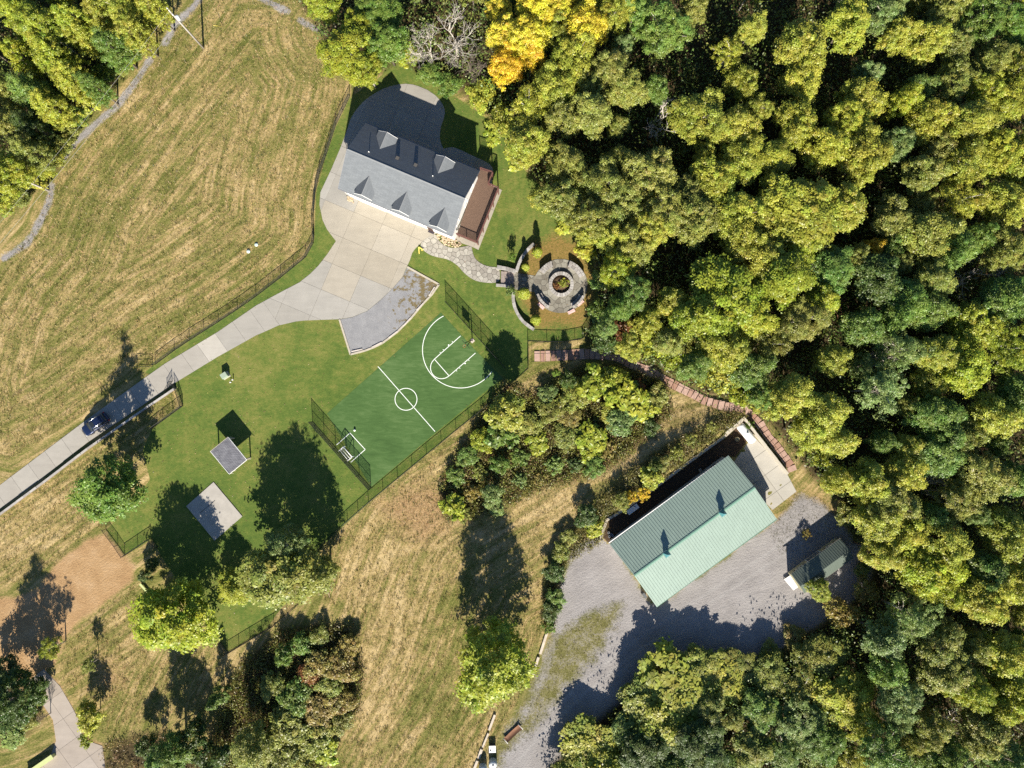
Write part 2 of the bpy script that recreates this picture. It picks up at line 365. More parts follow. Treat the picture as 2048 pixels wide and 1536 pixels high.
def ground_mat():
    m, nt, bs = new_mat('ground')
    p = pos(nt)
    sep = nt.nodes.new('ShaderNodeSeparateXYZ'); nt.links.new(p, sep.inputs[0])
    cmb = nt.nodes.new('ShaderNodeCombineXYZ')
    nt.links.new(math_(nt, 'MULTIPLY', attr(nt, 'row'), 1.15), cmb.inputs[0])
    nt.links.new(math_(nt, 'MULTIPLY', sep.outputs[0], 0.10), cmb.inputs[1]); nt.links.new(math_(nt, 'MULTIPLY', sep.outputs[1], 0.10), cmb.inputs[2])
    streak = noise(nt, 1.0, 5, cmb.outputs[0], 0.65)
    fine = noise(nt, 3.2, 4, p, 0.72); tiny = noise(nt, 9.0, 3, p, 0.7); mid = noise(nt, 0.32, 4, p, 0.6); big = noise(nt, 0.055, 3, p)
    t = math_(nt, 'ADD', math_(nt, 'MULTIPLY', math_(nt, 'MULTIPLY_ADD', math_(nt, 'SUBTRACT', streak, .5), math_(nt, 'MULTIPLY', mid, 1.9), .5), 0.85), math_(nt, 'MULTIPLY', fine, 0.52))
    t = math_(nt, 'ADD', t, math_(nt, 'MULTIPLY', mid, 0.35)); t = math_(nt, 'ADD', t, math_(nt, 'MULTIPLY', big, 0.30))
    t = math_(nt, 'SUBTRACT', t, 0.495); t = math_(nt, 'MULTIPLY_ADD', attr(nt, 'dry'), .085, t)
    hay = ramp(nt, t, [(0.28, (.060, .074, .016)), (0.41, (.142, .146, .037)), (0.50, (.212, .185, .063)), (0.58, (.322, .240, .102)), (0.72, (.470, .355, .180))])
    # lawn
    l = math_(nt, 'ADD', math_(nt, 'MULTIPLY', mid, 0.42), math_(nt, 'MULTIPLY', tiny, 0.40)); l = math_(nt, 'ADD', l, math_(nt, 'MULTIPLY', math_(nt, 'SUBTRACT', noise(nt, 1.3, 5, p, .7), .42), 0.55)); l = math_(nt, 'ADD', l, math_(nt, 'MULTIPLY', big, 0.55))
    lawn = ramp(nt, math_(nt, 'SUBTRACT', l, 0.26), [(0.28, (.060, .105, .022)), (0.44, (.098, .140, .029)), (0.58, (.165, .175, .044)), (0.78, (.260, .220, .088))])
    brown = ramp(nt, fine, [(0.30, (.105, .105, .024)), (0.52, (.215, .145, .045)), (0.75, (.31, .20, .08))])
    dirt = ramp(nt, math_(nt, 'ADD', math_(nt, 'MULTIPLY', mid, .6), math_(nt, 'MULTIPLY', fine, .4)), [(0.30, (.26, .155, .075)), (0.50, (.37, .235, .118)), (0.70, (.45, .31, .18))])
    bare = ramp(nt, fine, [(0.26, (.13, .075, .034)), (0.46, (.31, .20, .095)), (0.72, (.44, .31, .17))])
    gr = math_(nt, 'ADD', math_(nt, 'MULTIPLY', tiny, .65), math_(nt, 'MULTIPLY', mid, .35))
    grav = ramp(nt, gr, [(0.28, (.150, .142, .138)), (0.48, (.268, .250, .243)), (0.70, (.365, .345, .335))])
    grav = mixc(nt, math_(nt, 'MULTIPLY', attr(nt, 'rut'), math_(nt, 'MULTIPLY', mid, 1.1), clamp=True), grav, (.34, .325, .315))
    litter = ramp(nt, fine, [(0.30, (.018, .016, .008)), (0.50, (.060, .045, .022)), (0.72, (.120, .088, .045))])
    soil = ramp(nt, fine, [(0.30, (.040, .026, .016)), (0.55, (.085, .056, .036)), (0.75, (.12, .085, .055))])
    def cut(name, nz, amp, w=0.12):
        a = math_(nt, 'MULTIPLY_ADD', math_(nt, 'SUBTRACT', nz, 0.5), amp, attr(nt, name))
        return math_(nt, 'MULTIPLY_ADD', math_(nt, 'SUBTRACT', a, 0.5), 0.5 / w, 0.5, clamp=True)
    both = math_(nt, 'ADD', math_(nt, 'MULTIPLY', fine, .5), math_(nt, 'MULTIPLY', mid, .5))
    c = hay
    c = mixc(nt, cut('lawn', fine, 0.5), c, lawn)
    c = mixc(nt, cut('brown', both, 2.2, .25), c, brown)
    c = mixc(nt, cut('bare', both, 1.6, .3), c, bare)
    c = mixc(nt, cut('dirt', both, 1.0, .15), c, dirt)
    isl = ramp(nt, math_(nt, 'ADD', math_(nt, 'MULTIPLY', mid, .5), math_(nt, 'MULTIPLY', fine, .5)), [(0.32, (.10, .105, .028)), (0.55, (.20, .178, .072)), (0.72, (.32, .27, .15))])
    c = mixc(nt, cut('isle', both, 1.0, .3), c, isl)
    c = mixc(nt, cut('gravel', both, 1.7, .16), c, grav)
    c = mixc(nt, cut('litter', both, 1.1, .3), c, litter)
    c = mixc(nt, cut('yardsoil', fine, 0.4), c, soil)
    nt.links.new(c, bs.inputs['Base Color']); bs.inputs['Roughness'].default_value = 0.95; bs.inputs['Specular IOR Level'].default_value = 0.1
    hb = math_(nt, 'ADD', math_(nt, 'MULTIPLY', fine, 0.7), math_(nt, 'MULTIPLY', tiny, 0.4)); hb = math_(nt, 'ADD', hb, math_(nt, 'MULTIPLY', streak, 0.5))
    rough_part = math_(nt, 'SUBTRACT', 1.0, math_(nt, 'MULTIPLY', attr(nt, 'lawn'), 0.45))
    bump(nt, bs, math_(nt, 'MULTIPLY', hb, rough_part), 0.75, 0.22)
    return m
build_ground()

# ------------------------------------------------------------------ surfaces laid on the ground
def concrete():
    m, nt, bs = new_mat('concrete')
    p = pos(nt); oc = nt.nodes.new('ShaderNodeObjectInfo').outputs['Color']
    n1 = noise(nt, 0.5, 6, p, .65); n2 = noise(nt, 6, 4, p, .6); n3 = noise(nt, 1.0, 5, stretch(nt, p, 0.25, 1.6, 1, R_(22)), .6)
    k = math_(nt, 'ADD', math_(nt, 'MULTIPLY', n1, .5), math_(nt, 'MULTIPLY', n2, .2)); k = math_(nt, 'ADD', k, math_(nt, 'MULTIPLY', n3, .42))
    k = math_(nt, 'MULTIPLY_ADD', k, 0.62, 0.66)
    nt.links.new(mixc(nt, 1.0, oc, k, 'MULTIPLY'), bs.inputs['Base Color']); bs.inputs['Roughness'].default_value = .9; bs.inputs['Specular IOR Level'].default_value = .2
    bump(nt, bs, n2, .15, .01)
    return m
CONC = concrete()
JOINT = plain('joint_dirt', (.13, .115, .095), .95)
dw = [(p.x, p.y) for p in WL(DRIVE)]
drv = MB().prism(dw, -0.10, 0.012).build('driveway', JOINT); tag(drv, kind='structure')
iu = (0.921, 0.388); iv = (-0.388, 0.921)          # house axes in the photograph (east along the ridge, south)
def slab(poly_px, color, parent, z=0.035, inset=0.016):
    wp = [(p[0], p[1]) for p in WL(poly_px)]
    if len(wp) < 3 or abs(area2(wp)) < 0.25: return
    MB().prism(shrink(wp, inset * 1.4), 0.0125, z, False).build('slab', CONC, parent, color=color)
d1 = (0.8165, -0.5774)
n1_ = (-d1[1], d1[0])
cuts = [-60, 0, 42, 84, 126, 168, 210, 252, 294, 336, 378, 420, 462, 498, 540, 582, 624, 655]
o0 = (0, 994)
for a, b in zip(cuts[:-1], cuts[1:]):
    quad = []
    for t, w in ((a, -80), (b, -80), (b, 80), (a, 80)):
        quad.append((o0[0] + d1[0] * t + n1_[0] * w, o0[1] + d1[1] * t + n1_[1] * w))
    c = clip_poly(DRIVE, quad)
    g = rnd.uniform(-.02, .02); col = (.335 + g, .312 + g, .275 + g * .9)
    if 498 <= a < 540: col = (.405, .378, .332)
    if a >= 540: col = (.315, .296, .264)
    slab(c, col, drv)
edge = [(o0[0] + d1[0] * 655 + n1_[0] * w, o0[1] + d1[1] * 655 + n1_[1] * w) for w in (-400, 400)]
far = [(edge[0][0] + 900 * d1[0], edge[0][1] + 900 * d1[1]), (edge[1][0] + 900 * d1[0], edge[1][1] + 900 * d1[1])]
APRON = clip_poly(DRIVE, [edge[0], far[0], far[1], edge[1]])
for i in range(-3, 6):
    for j in range(-4, 7):
        su, sv = 62.0, 56.0
        q = []
        for di, dj in ((0, 0), (1, 0), (1, 1), (0, 1)):
            a, b = (i + di) * su, (j + dj) * sv
            q.append((694 + iu[0] * a + iv[0] * b, 297 + iu[1] * a + iv[1] * b))
        c = clip_poly(APRON, q)
        if len(c) < 3: continue
        mx = sum(p[0] for p in c) / len(c); my = sum(p[1] for p in c) / len(c)
        g = rnd.uniform(-.02, .02)
        tan = my + 0.42 * (mx - 760) > 385 and my - (-0.42) * (mx - 760) < 575 and mx > 655
        col = (.338 + g, .303 + g, .246 + g) if tan else (.32 + g, .302 + g, .27 + g)
        if my < 290: col = (.30 + g, .28 + g, .25 + g)
        slab(c, col, drv)
# gravel parking bay with a concrete kerb
def gravel_mat():
    m, nt, bs = new_mat('blue_gravel'); p = pos(nt)
    a = noise(nt, 10, 3, p, .7); b = noise(nt, .7, 4, p); w = noise(nt, 1.1, 5, p, .7)
    g = ramp(nt, math_(nt, 'ADD', math_(nt, 'MULTIPLY', a, .7), math_(nt, 'MULTIPLY', b, .3)), [(.3, (.14, .142, .152)), (.5, (.232, .230, .236)), (.7, (.32, .316, .318))])
    weed = ramp(nt, a, [(.3, (.07, .055, .022)), (.7, (.21, .16, .075))])
    sx = nt.nodes.new('ShaderNodeSeparateXYZ'); nt.links.new(p, sx.inputs[0])
    f = math_(nt, 'MULTIPLY_ADD', sx.outputs[0], 0.045, 1.25)       # weeds thicken towards the east end
    f = math_(nt, 'MULTIPLY_ADD', sx.outputs[1], 0.006, f)
    k = math_(nt, 'ADD', math_(nt, 'MULTIPLY', w, .62), math_(nt, 'MULTIPLY', f, .30))
    nt.links.new(mixc(nt, ramp(nt, k, [(.485, (0, 0, 0)), (.525, (1, 1, 1))]), g, weed), bs.inputs['Base Color']); bs.inputs['Roughness'].default_value = .95
    bump(nt, bs, a, .6, .04); return m
pk = [(p.x, p.y) for p in WL(PARKING)]
bay = MB().prism(pk, -0.05, 0.022).build('gravel_bay', gravel_mat()); tag(bay, kind='structure')
KERB = plain('kerb_concrete', (.42, .375, .30), .9, var=.25)
def ribbon(pts, w, z0, z1, n=None):
    """solid strip of width w along a world polyline"""
    mb = MB(); P = [Vector((p[0], p[1])) for p in pts]; L = []; Rr = []
    for i, p in enumerate(P):
        d = (P[min(i + 1, len(P) - 1)] - P[max(i - 1, 0)]).normalized(); nn = Vector((-d.y, d.x)) * (w / 2)
        L.append(p + nn); Rr.append(p - nn)
    vs_ = []
    for a, b in zip(L, Rr): vs_ += [(a.x, a.y, z0), (b.x, b.y, z0), (b.x, b.y, z1), (a.x, a.y, z1)]
    fs = [(0, 1, 2, 3)]
    for i in range(len(P) - 1):
        a, b = i * 4, i * 4 + 4
        fs += [(a + 3, a + 2, b + 2, b + 3), (a, a + 3, b + 3, b), (a + 2, a + 1, b + 1, b + 2), (a + 1, a, b, b + 1)]
    m = (len(P) - 1) * 4; fs.append((m + 3, m + 2, m + 1, m))
    return mb.add(vs_, fs)
outer = PARKING[6:] + [PARKING[0]]
ow = [(p.x, p.y) for p in WL(outer)]
segs = [ow[0:3], ow[2:4] + ow[4:6], ow[5:8], ow[7:11], ow[10:13]]
for sg in segs:
    ribbon(sg, 0.30, 0.0, 0.12).build('kerb', KERB, bay)
STOP = plain('wheel_stop_concrete', (.50, .45, .40), .9, var=.2)
for k, (a, b, nm) in enumerate([((703, 703), (726, 698), 'first'), ((743, 695), (765, 684), 'second'), ((777, 676), (797, 661), 'third'), ((806, 653), (823, 634), 'fourth'), ((833, 621), (848, 605), 'fifth'), ((858, 592), (870, 573), 'sixth')]):
    A, B = W(*a), W(*b); c = (A + B) / 2; d = B - A
    st = MB().box((0, 0, .075), (d.length, .20, .13), 0, .85).build('wheel_stop', STOP, None, (0, 0, 0))
    st.location = (c.x, c.y, 0.022); st.rotation_euler = (0, 0, math.atan2(d.y, d.x))
    tag(st, f'weathered concrete wheel stop, {nm} from the lower left along the gravel bay kerb', 'wheel stop', 'wheel stops along the gravel bay')
# turf court with its painted lines
def turf_mat():
    m, nt, bs = new_mat('court_turf'); p = pos(nt)
    a = noise(nt, 1.0, 4, stretch(nt, p, .35, 1.5, 1, R_(30)), .6, 1.5); b = noise(nt, 9, 3, p, .7); c = noise(nt, .12, 2, p)
    k = math_(nt, 'ADD', math_(nt, 'MULTIPLY', a, .55), math_(nt, 'MULTIPLY', b, .33)); k = math_(nt, 'ADD', k, math_(nt, 'MULTIPLY', c, .5)); k = math_(nt, 'SUBTRACT', k, .1)
    nt.links.new(ramp(nt, math_(nt, 'SUBTRACT', k, .09), [(.22, (.030, .068, .016)), (.5, (.060, .118, .032)), (.78, (.125, .190, .070))]), bs.inputs['Base Color'])
    bs.inputs['Roughness'].default_value = .85; bs.inputs['Specular IOR Level'].default_value = .2; bump(nt, bs, b, .35, .03); return m
court = MB().prism([(p.x, p.y) for p in WL(COURT)], -0.05, 0.012).build('sports_court', turf_mat()); tag(court, kind='structure')
LINE = plain('white_line_paint', (.78, .80, .76), .8, var=.08)
def line(pts, w=0.105): return ribbon([(p.x, p.y) for p in WL(pts)], w, 0.0125, 0.017).build('painted_line', LINE, court)
line([(756, 733), (870, 863)])
line([(812 + 22 * math.cos(t), 798.5 + 22 * math.sin(t)) for t in np.linspace(0, 2 * math.pi, 40)])
a0, a1 = math.atan2(632 - 700, 887 - 921), math.atan2(745 - 700, 986 - 921)
line([(921 + 76 * math.cos(t), 700 + 76 * math.sin(t)) for t in np.linspace(a0 + 2 * math.pi, a1, 44)])
line([(921, 672), (868, 719)]); line([(951, 706), (898, 752)]); line([(869, 718.5), (897.5, 751)])
aa = math.atan2(719 - 735.5, 868 - 883)
line([(883 + 22 * math.cos(t), 735.5 + 22 * math.sin(t)) for t in np.linspace(aa + 2 * math.pi, aa + math.pi, 22)])
for t in (.28, .42, .62, .74):
    for a, b, s in (((921, 672), (868, 719), -1), ((951, 706), (898, 752), 1)):
        x, y = a[0] + (b[0] - a[0]) * t, a[1] + (b[1] - a[1]) * t
        line([(x, y), (x + s * 2.2, y + s * 2.5)], .22 if t == .42 else .09)
line([(673, 890), (700, 866)]); line([(700, 866), (730.4, 899)]); line([(730.4, 899), (701.6, 924.5)])
# ------------------------------------------------------------------ the house
WHITE = plain('white_siding', (.74, .73, .70), .6, var=.06, fine=6)
TRIM = plain('white_trim', (.80, .79, .76), .55, var=.05)
GLASSD = plain('dark_glass', (.02, .025, .03), .12, var=.05, spec=.6)
def shingle_mat():
    m, nt, bs = new_mat('grey_shingles'); p = objco(nt)
    br = nt.nodes.new('ShaderNodeTexBrick'); br.inputs['Scale'].default_value = 1.0; br.inputs['Brick Width'].default_value = .9; br.inputs['Row Height'].default_value = .19
    br.inputs['Mortar Size'].default_value = .012; br.inputs['Color1'].default_value = (.135, .146, .158, 1); br.inputs['Color2'].default_value = (.158, .170, .182, 1); br.inputs['Mortar'].default_value = (.095, .103, .112, 1)
    nt.links.new(p, br.inputs['Vector']); n = noise(nt, 1.3, 5, p); n2 = noise(nt, 14, 2, p)
    k = math_(nt, 'MULTIPLY_ADD', math_(nt, 'ADD', math_(nt, 'MULTIPLY', n, .6), math_(nt, 'MULTIPLY', n2, .4)), .5, .78)
    nt.links.new(mixc(nt, 1.0, br.outputs['Color'], k, 'MULTIPLY'), bs.inputs['Base Color']); bs.inputs['Roughness'].default_value = .9; bs.inputs['Specular IOR Level'].default_value = .2
    bump(nt, bs, br.outputs['Fac'], -.35, .015); return m
SHING = shingle_mat()
RIDGEC = plain('ridge_cap_grey', (.175, .183, .192), .9, var=.1)
HO = Vector((-25.31, 36.10, 0)); HANG = math.atan2(-0.387, 0.922)
house = empty('house', HO, HANG); tag(house, 'white two storey house with grey shingle roof and five gabled dormers', 'house')
LEN = 19.55; RB = 5.6; RH = 9.4; EH = 6.15; SL = (RH - EH) / RB
def hp(mb, name, mat, parent=house, color=None):
    o = put(name, mb.mesh(name, mat), parent)
    if color: o.color = (*color, 1)
    return o
wb = 5.12; wh = RH - SL * wb - .12
mb = MB()
x0, x1 = .28, LEN - .28
mb.add([(x0, -wb, 0), (x1, -wb, 0), (x1, wb, 0), (x0, wb, 0), (x0, -wb, wh), (x1, -wb, wh), (x1, wb, wh), (x0, wb, wh), (x0, 0, RH - .14), (x1, 0, RH - .14)],
       [(0, 1, 5, 4), (2, 3, 7, 6), (1, 2, 6, 9, 5), (3, 0, 4, 8, 7), (4, 5, 9, 8), (7, 8, 9, 6)])
wall = hp(mb, 'wall', WHITE)
def roof_slope(s, name='roof_slope'):
    t = .13; mb = MB()
    a = [(0, 0, RH), (LEN, 0, RH), (LEN, s * RB, EH), (0, s * RB, EH)]
    b = [(x, y, z - t) for x, y, z in a]
    mb.add(a + b, [(0, 1, 2, 3) if s < 0 else (3, 2, 1, 0), (7, 6, 5, 4) if s < 0 else (4, 5, 6, 7), (3, 2, 6, 7), (2, 1, 5, 6), (0, 3, 7, 4)])
    # own axes so the shingle rows follow the eave
    o = put(name, None or mb.mesh(name, SHING), house); return o
def local_plane(o, ax):
    """turn the mesh into its own frame so that object x runs along ax, object y up the slope"""
    me = o.data; n = me.polygons[0].normal; x = Vector(ax).normalized(); y = Vector(n).cross(x).normalized(); z = x.cross(y)
    M = Matrix((x, y, z)).transposed().to_4x4(); M.translation = me.vertices[0].co
    Mi = M.inverted(); me.transform(Mi); o.matrix_local = M
for s in (-1, 1):
    r = roof_slope(s); local_plane(r, (1, 0, 0))
rc = MB(); rc.add([(0, -.17, RH - .085), (LEN, -.17, RH - .085), (LEN, 0, RH + .035), (0, 0, RH + .035), (0, .17, RH - .085), (LEN, .17, RH - .085)], [(0, 1, 2, 3), (3, 2, 5, 4)])
hp(rc, 'ridge_cap', RIDGEC)
GUT = plain('gutter_grey', (.20, .20, .22), .5, var=.1)
for s in (-1, 1):
    hp(MB().box((LEN / 2, s * (RB + .06), EH - .14), (LEN, .11, .11)), 'gutter', GUT)
for a in (-.02, LEN + .02):
    mb = MB()
    for s in (-1, 1):
        mb.add([(a - .03, 0, RH - .02), (a + .03, 0, RH - .02), (a + .03, s * RB, EH - .02), (a - .03, s * RB, EH - .02), (a - .03, 0, RH - .24), (a + .03, 0, RH - .24), (a + .03, s * RB, EH - .24), (a - .03, s * RB, EH - .24)],
               [(0, 1, 2, 3), (7, 6, 5, 4), (0, 3, 7, 4), (1, 5, 6, 2), (3, 2, 6, 7)])
    hp(mb, 'barge_board', GUT)
def window(parent, c, axis, w, h, out):
    """framed window on a wall: axis x or y along the wall, out is the outward sign"""
    fr, pn = MB(), MB()
    def bx(mb, u, z, du, dz, d0, dep):
        if axis == 'x': mb.box((c[0] + u, c[1] + out * (d0 + dep / 2), c[2] + z), (du, dep, dz))
        else: mb.box((c[0] + out * (d0 + dep / 2), c[1] + u, c[2] + z), (dep, du, dz))
    for s in (-1, 1):
        bx(fr, s * (w / 2 - .05), 0, .10, h, 0.003, .07); bx(fr, 0, s * (h / 2 - .05), w - .2, .10, 0.003, .07)
    bx(fr, 0, 0, w - .2, .05, 0.003, .05)
    bx(pn, 0, h / 4 - .0125, w - .2, h / 2 - .125, 0.004, .02); bx(pn, 0, -h / 4 + .0125, w - .2, h / 2 - .125, 0.004, .02)
    o = put('window', fr.mesh('window', TRIM), parent); put('pane', pn.mesh('pane', GLASSD), o); return o
def dormer(a, s, zr=8.1, half=1.5, front=5.16, ze=6.95):
    """gabled dormer, ridge along b; s=-1 towards the south. A part of the house with its own pieces"""
    bz = lambda z: (RH - z) / SL
    hw = half - .18
    mb = MB()     # walls
    zb = EH - .3; f = s * front; zw = ze - .02 + (half - hw) * (zr - ze) / half
    mb.add([(a - hw, f, zb), (a + hw, f, zb), (a + hw, f, zw), (a, f, zr - .1), (a - hw, f, zw), (a - hw, s * bz(zw), zw), (a + hw, s * bz(zw), zw), (a - hw, s * bz(zb) , zb), (a + hw, s * bz(zb), zb)],
           [(0, 1, 2, 3, 4), (0, 4, 5), (1, 6, 2)])
    d = hp(mb, 'dormer', WHITE)
    fo = s * (front + .28)
    for k in (-1, 1):
        rb = MB(); t = .10
        A = [(a, s * bz(zr), zr), (a, fo, zr), (a + k * half, fo, ze), (a + k * half, s * bz(ze), ze)]
        rb.add(A + [(x, y, z - t) for x, y, z in A], [(0, 1, 2, 3), (7, 6, 5, 4), (1, 0, 4, 5), (2, 1, 5, 6), (3, 2, 6, 7), (0, 3, 7, 4)])
        o = put('roof_slope', rb.mesh('roof_slope', SHING), d)
        if o.data.polygons[0].normal.z < 0: o.data.flip_normals()
        local_plane(o, (0, 1, 0))
    cp = MB(); e = .13; dz = e * (zr - ze) / half
    y0, y1 = s * (bz(zr) + .1), fo
    cp.add([(a - e, y0, zr - dz + .03), (a - e, y1, zr - dz + .03), (a, y1, zr + .035), (a, y0, zr + .035), (a + e, y0, zr - dz + .03), (a + e, y1, zr - dz + .03)], [(0, 1, 2, 3), (3, 2, 5, 4)])
    put('ridge_cap', cp.mesh('ridge_cap', RIDGEC), d)
    vf = MB()
    for k in (-1, 1):
        vf.add([(a, fo, zr + .01), (a + k * half, fo, ze + .01), (a + k * half, fo, ze - .2), (a, fo, zr - .2), (a, fo + s * .05, zr + .01), (a + k * half, fo + s * .05, ze + .01), (a + k * half, fo + s * .05, ze - .2), (a, fo + s * .05, zr - .2)],
               [(0, 1, 2, 3), (4, 5, 6, 7), (0, 4, 5, 1), (2, 6, 7, 3), (1, 5, 6, 2)])
    put('barge_board', vf.mesh('barge_board', TRIM), d)
    window(d, (a, f, 6.9), 'x', 1.1, 1.0, s)
for a in (4.35, 10.7, 17.1): dormer(a, -1)
for a in (4.26, 14.05): dormer(a, 1, 8.12, 1.62, 4.75, 7.0)
DOORW = plain('garage_door_white', (.70, .70, .68), .5, var=.05)
for a in (4.6, 10.4):
    g = hp(MB().box((a, -wb - .03, 1.2), (4.6, .06, 2.4)), 'garage_door', DOORW)
    for k in range(4): put('door_panel', MB().box((a, -wb - .075, .33 + .58 * k), (4.4, .03, .50)).mesh('door_panel', DOORW), g)
    hp(MB().box((a, -wb - .09, 2.52), (5.0, .18, .22)), 'door_lintel', TRIM)
for a in (15.0,): hp(MB().box((a, -wb - .04, 1.05), (1.0, .08, 2.1)), 'front_door', plain('door_dark', (.06, .035, .03), .5))
for a in (1.3, 13.2, 16.9): window(house, (a, -wb, 1.6), 'x', 1.0, 1.4, -1)
for a in (1.6, 4.3, 7.6, 10.6, 14, 17.4): window(house, (a, -wb, 4.55), 'x', 1.0, 1.35, -1)
for a in (2, 6, 10, 14, 17): window(house, (a, wb, 4.55), 'x', 1.0, 1.35, 1)
for b, z in ((-3, 4.6), (.4, 4.3), (3, 4.6), (0, 7.4)): window(house, (x1, b, z), 'y', 1.1, 1.5, 1)
for b, z in ((-3, 4.6), (3, 4.6), (0, 7.4)): window(house, (x0, b, z), 'y', 1.1, 1.4, -1)
for a, b in ((3.15, .95), (13.6, 1.4)):
    z = RH - SL * b; hp(MB().tube([(a, b, z - .1), (a, b, z + .35)], .07, 8), 'vent_pipe', TRIM)
BOXV = plain('roof_vent_brown', (.08, .075, .07), .6)
for a, b in ((7.4, 1.9), (10.4, 2.0)):
    z = RH - SL * b; hp(MB().box((a, b, z + .06), (.5, .5, .3)), 'roof_vent', BOXV)
for a, s in ((.2, -1), (7.5, -1), (13.9, -1), (LEN - .5, -1), (.2, 1), (LEN - .5, 1)):
    hp(MB().tube([(a, s * (RB + .05), EH - .2), (a, s * (wb + .1), EH - .75), (a, s * (wb + .1), .1)], .05, 6), 'downspout', TRIM)

# deck along the east wall, at upper floor height
DECKC = plain('deck_brown', (.135, .085, .060), .75, var=.25, scale=3)
RAILC = plain('rail_red_brown', (.135, .060, .050), .7, var=.2)
DZ = 3.05
deck = empty('deck', W(950, 420), 0); tag(deck, 'raised brown timber deck with railings along the white east gable wall', 'deck')
dpx = [(961, 338), (986, 346.5), (977, 369), (998, 377.5), (954, 487), (913, 470)]
dp = [(p.x, p.y) for p in WL(dpx, DZ)]
MB().prism(shrink(dp, .05), DZ - .30, DZ - .045).build('deck_frame', RAILC, deck)
ux, uy = (Vector(dp[5]) - Vector(dp[0])).normalized(); vx, vy = -uy, ux
if (Vector(dp[3]) - Vector(dp[0])).dot(Vector((vx, vy))) < 0: vx, vy = -vx, -vy
mb = MB(); w = .15; k = 0
for k in range(0, 34):
    q = []
    for t, s in ((-3, k * w + .006), (16, k * w + .006), (16, (k + 1) * w - .006), (-3, (k + 1) * w - .006)): q.append((dp[0][0] + ux * t + vx * s, dp[0][1] + uy * t + vy * s))
    c = clip_poly(dp, q)
    if len(c) > 2 and abs(area2(c)) > .01: mb.prism(c, DZ - .04, DZ + rnd.uniform(-.003, .003))
o = mb.build('deck_boards', DECKC, deck); o['kind'] = 'stuff'
def railing(pts, z, parent, hh=1.05, step=.125, psp=1.8, mat=RAILC):
    for A, B in zip(pts[:-1], pts[1:]):
        A = Vector((A[0], A[1], z)); B = Vector((B[0], B[1], z)); d = B - A; L = d.length; an = math.atan2(d.y, d.x)
        n = max(1, round(L / psp))
        for i in range(n + 1):
            p = A + d * (i / n); MB().box((p.x, p.y, z + hh / 2 - .1), (.10, .10, hh + .25), an).build('rail_post', mat, parent)
        c = (A + B) / 2
        MB().box((c.x, c.y, z + hh), (L, .15, .045), an).build('hand_rail', mat, parent)
        mb = MB().box((c.x, c.y, z + .12), (L, .05, .07), an)
        for i in range(1, int(L / step)):
            p = A + d * (i * step / L); mb.box((p.x, p.y, z + hh / 2), (.035, .035, hh - .12), an)
        o = mb.build('balusters', mat, parent); o['kind'] = 'stuff'
ins = shrink(dp, .08)
railing([ins[0], ins[1], ins[2], ins[3], ins[4], ins[5]], DZ, deck)
for p in (dp[1], dp[2], dp[3], dp[4], dp[5], ((dp[3][0] + dp[4][0]) / 2, (dp[3][1] + dp[4][1]) / 2), (dp[3][0] * .75 + dp[4][0] * .25, dp[3][1] * .75 + dp[4][1] * .25), (dp[3][0] * .25 + dp[4][0] * .75, dp[3][1] * .25 + dp[4][1] * .75)):
    q = Vector(p).lerp(Vector((sum(a[0] for a in dp) / 6, sum(a[1] for a in dp) / 6)), .05)
    MB().box((q.x, q.y, (DZ - .3) / 2), (.15, .15, DZ - .3), HANG).build('deck_post', RAILC, deck)
# doormat, rock beds
p = W(863, 463); mt = MB().box((0, 0, .012), (1.05, .62, .024)).box((0, 0, .027), (.85, .44, .008)).build('door_mat', plain('mat_dark', (.055, .045, .055), .95), None, (0, 0, 0)); mt.location = (p.x, p.y, .036); mt.rotation_euler = (0, 0, HANG)
tag(mt, 'dark rectangular door mat on the concrete by the front of the house', 'door mat')
ROCK = plain('river_rock', (.42, .33, .22), .9, var=.45, scale=3, fine=5)
def rock_bed(polypx, n, name, label, size=.14):
    mb = MB(); wp_ = [(p.x, p.y) for p in WL(polypx)]
    xs = [p[0] for p in wp_]; ys = [p[1] for p in wp_]; c = 0
    while c < n:
        x, y = rnd.uniform(min(xs), max(xs)), rnd.uniform(min(ys), max(ys))
        if not in_poly(np.array([x]), np.array([y]), wp_)[0]: continue
        r = size * rnd.uniform(.6, 1.5); mb.lathe([(r * .6, 0), (r, r * .35), (r * .75, r * .8), (r * .2, r)], (x, y, .03), 6, rnd.uniform(.8, 1.3), rnd.uniform(.7, 1.1)); c += 1
    o = mb.build(name, ROCK, None); tag(o, kind='stuff'); o['label'] = label
rock_bed([(873, 467), (890, 470), (912, 480), (924, 487), (918, 494), (905, 495), (890, 489), (876, 478)], 170, 'river_rocks', 'bed of tan river rocks along the front wall of the house')
rock_bed([(695, 391), (706, 395), (707, 406), (696, 404)], 40, 'river_rocks', 'patch of tan rocks at the left front corner of the house')
YEL = plain('yellow_plastic', (.72, .58, .14), .5, var=.1)
p = W(842, 501); yt = MB()
yt.prism([(p.x - .45, p.y + .5), (p.x - .3, p.y + .55), (p.x + .5, p.y + .1), (p.x + .35, p.y - .05)], .25, .32).prism([(p.x - .42, p.y + .45), (p.x - .25, p.y + .45), (p.x - .2, p.y - .55), (p.x - .36, p.y - .55)], .0, .25).prism([(p.x + .1, p.y + .3), (p.x + .35, p.y + .15), (p.x + .1, p.y - .1)], .05, .25)
tag(yt.build('yard_toy', YEL, None), 'small yellow plastic yard toy on grass beside the flagstone path', 'yard toy')

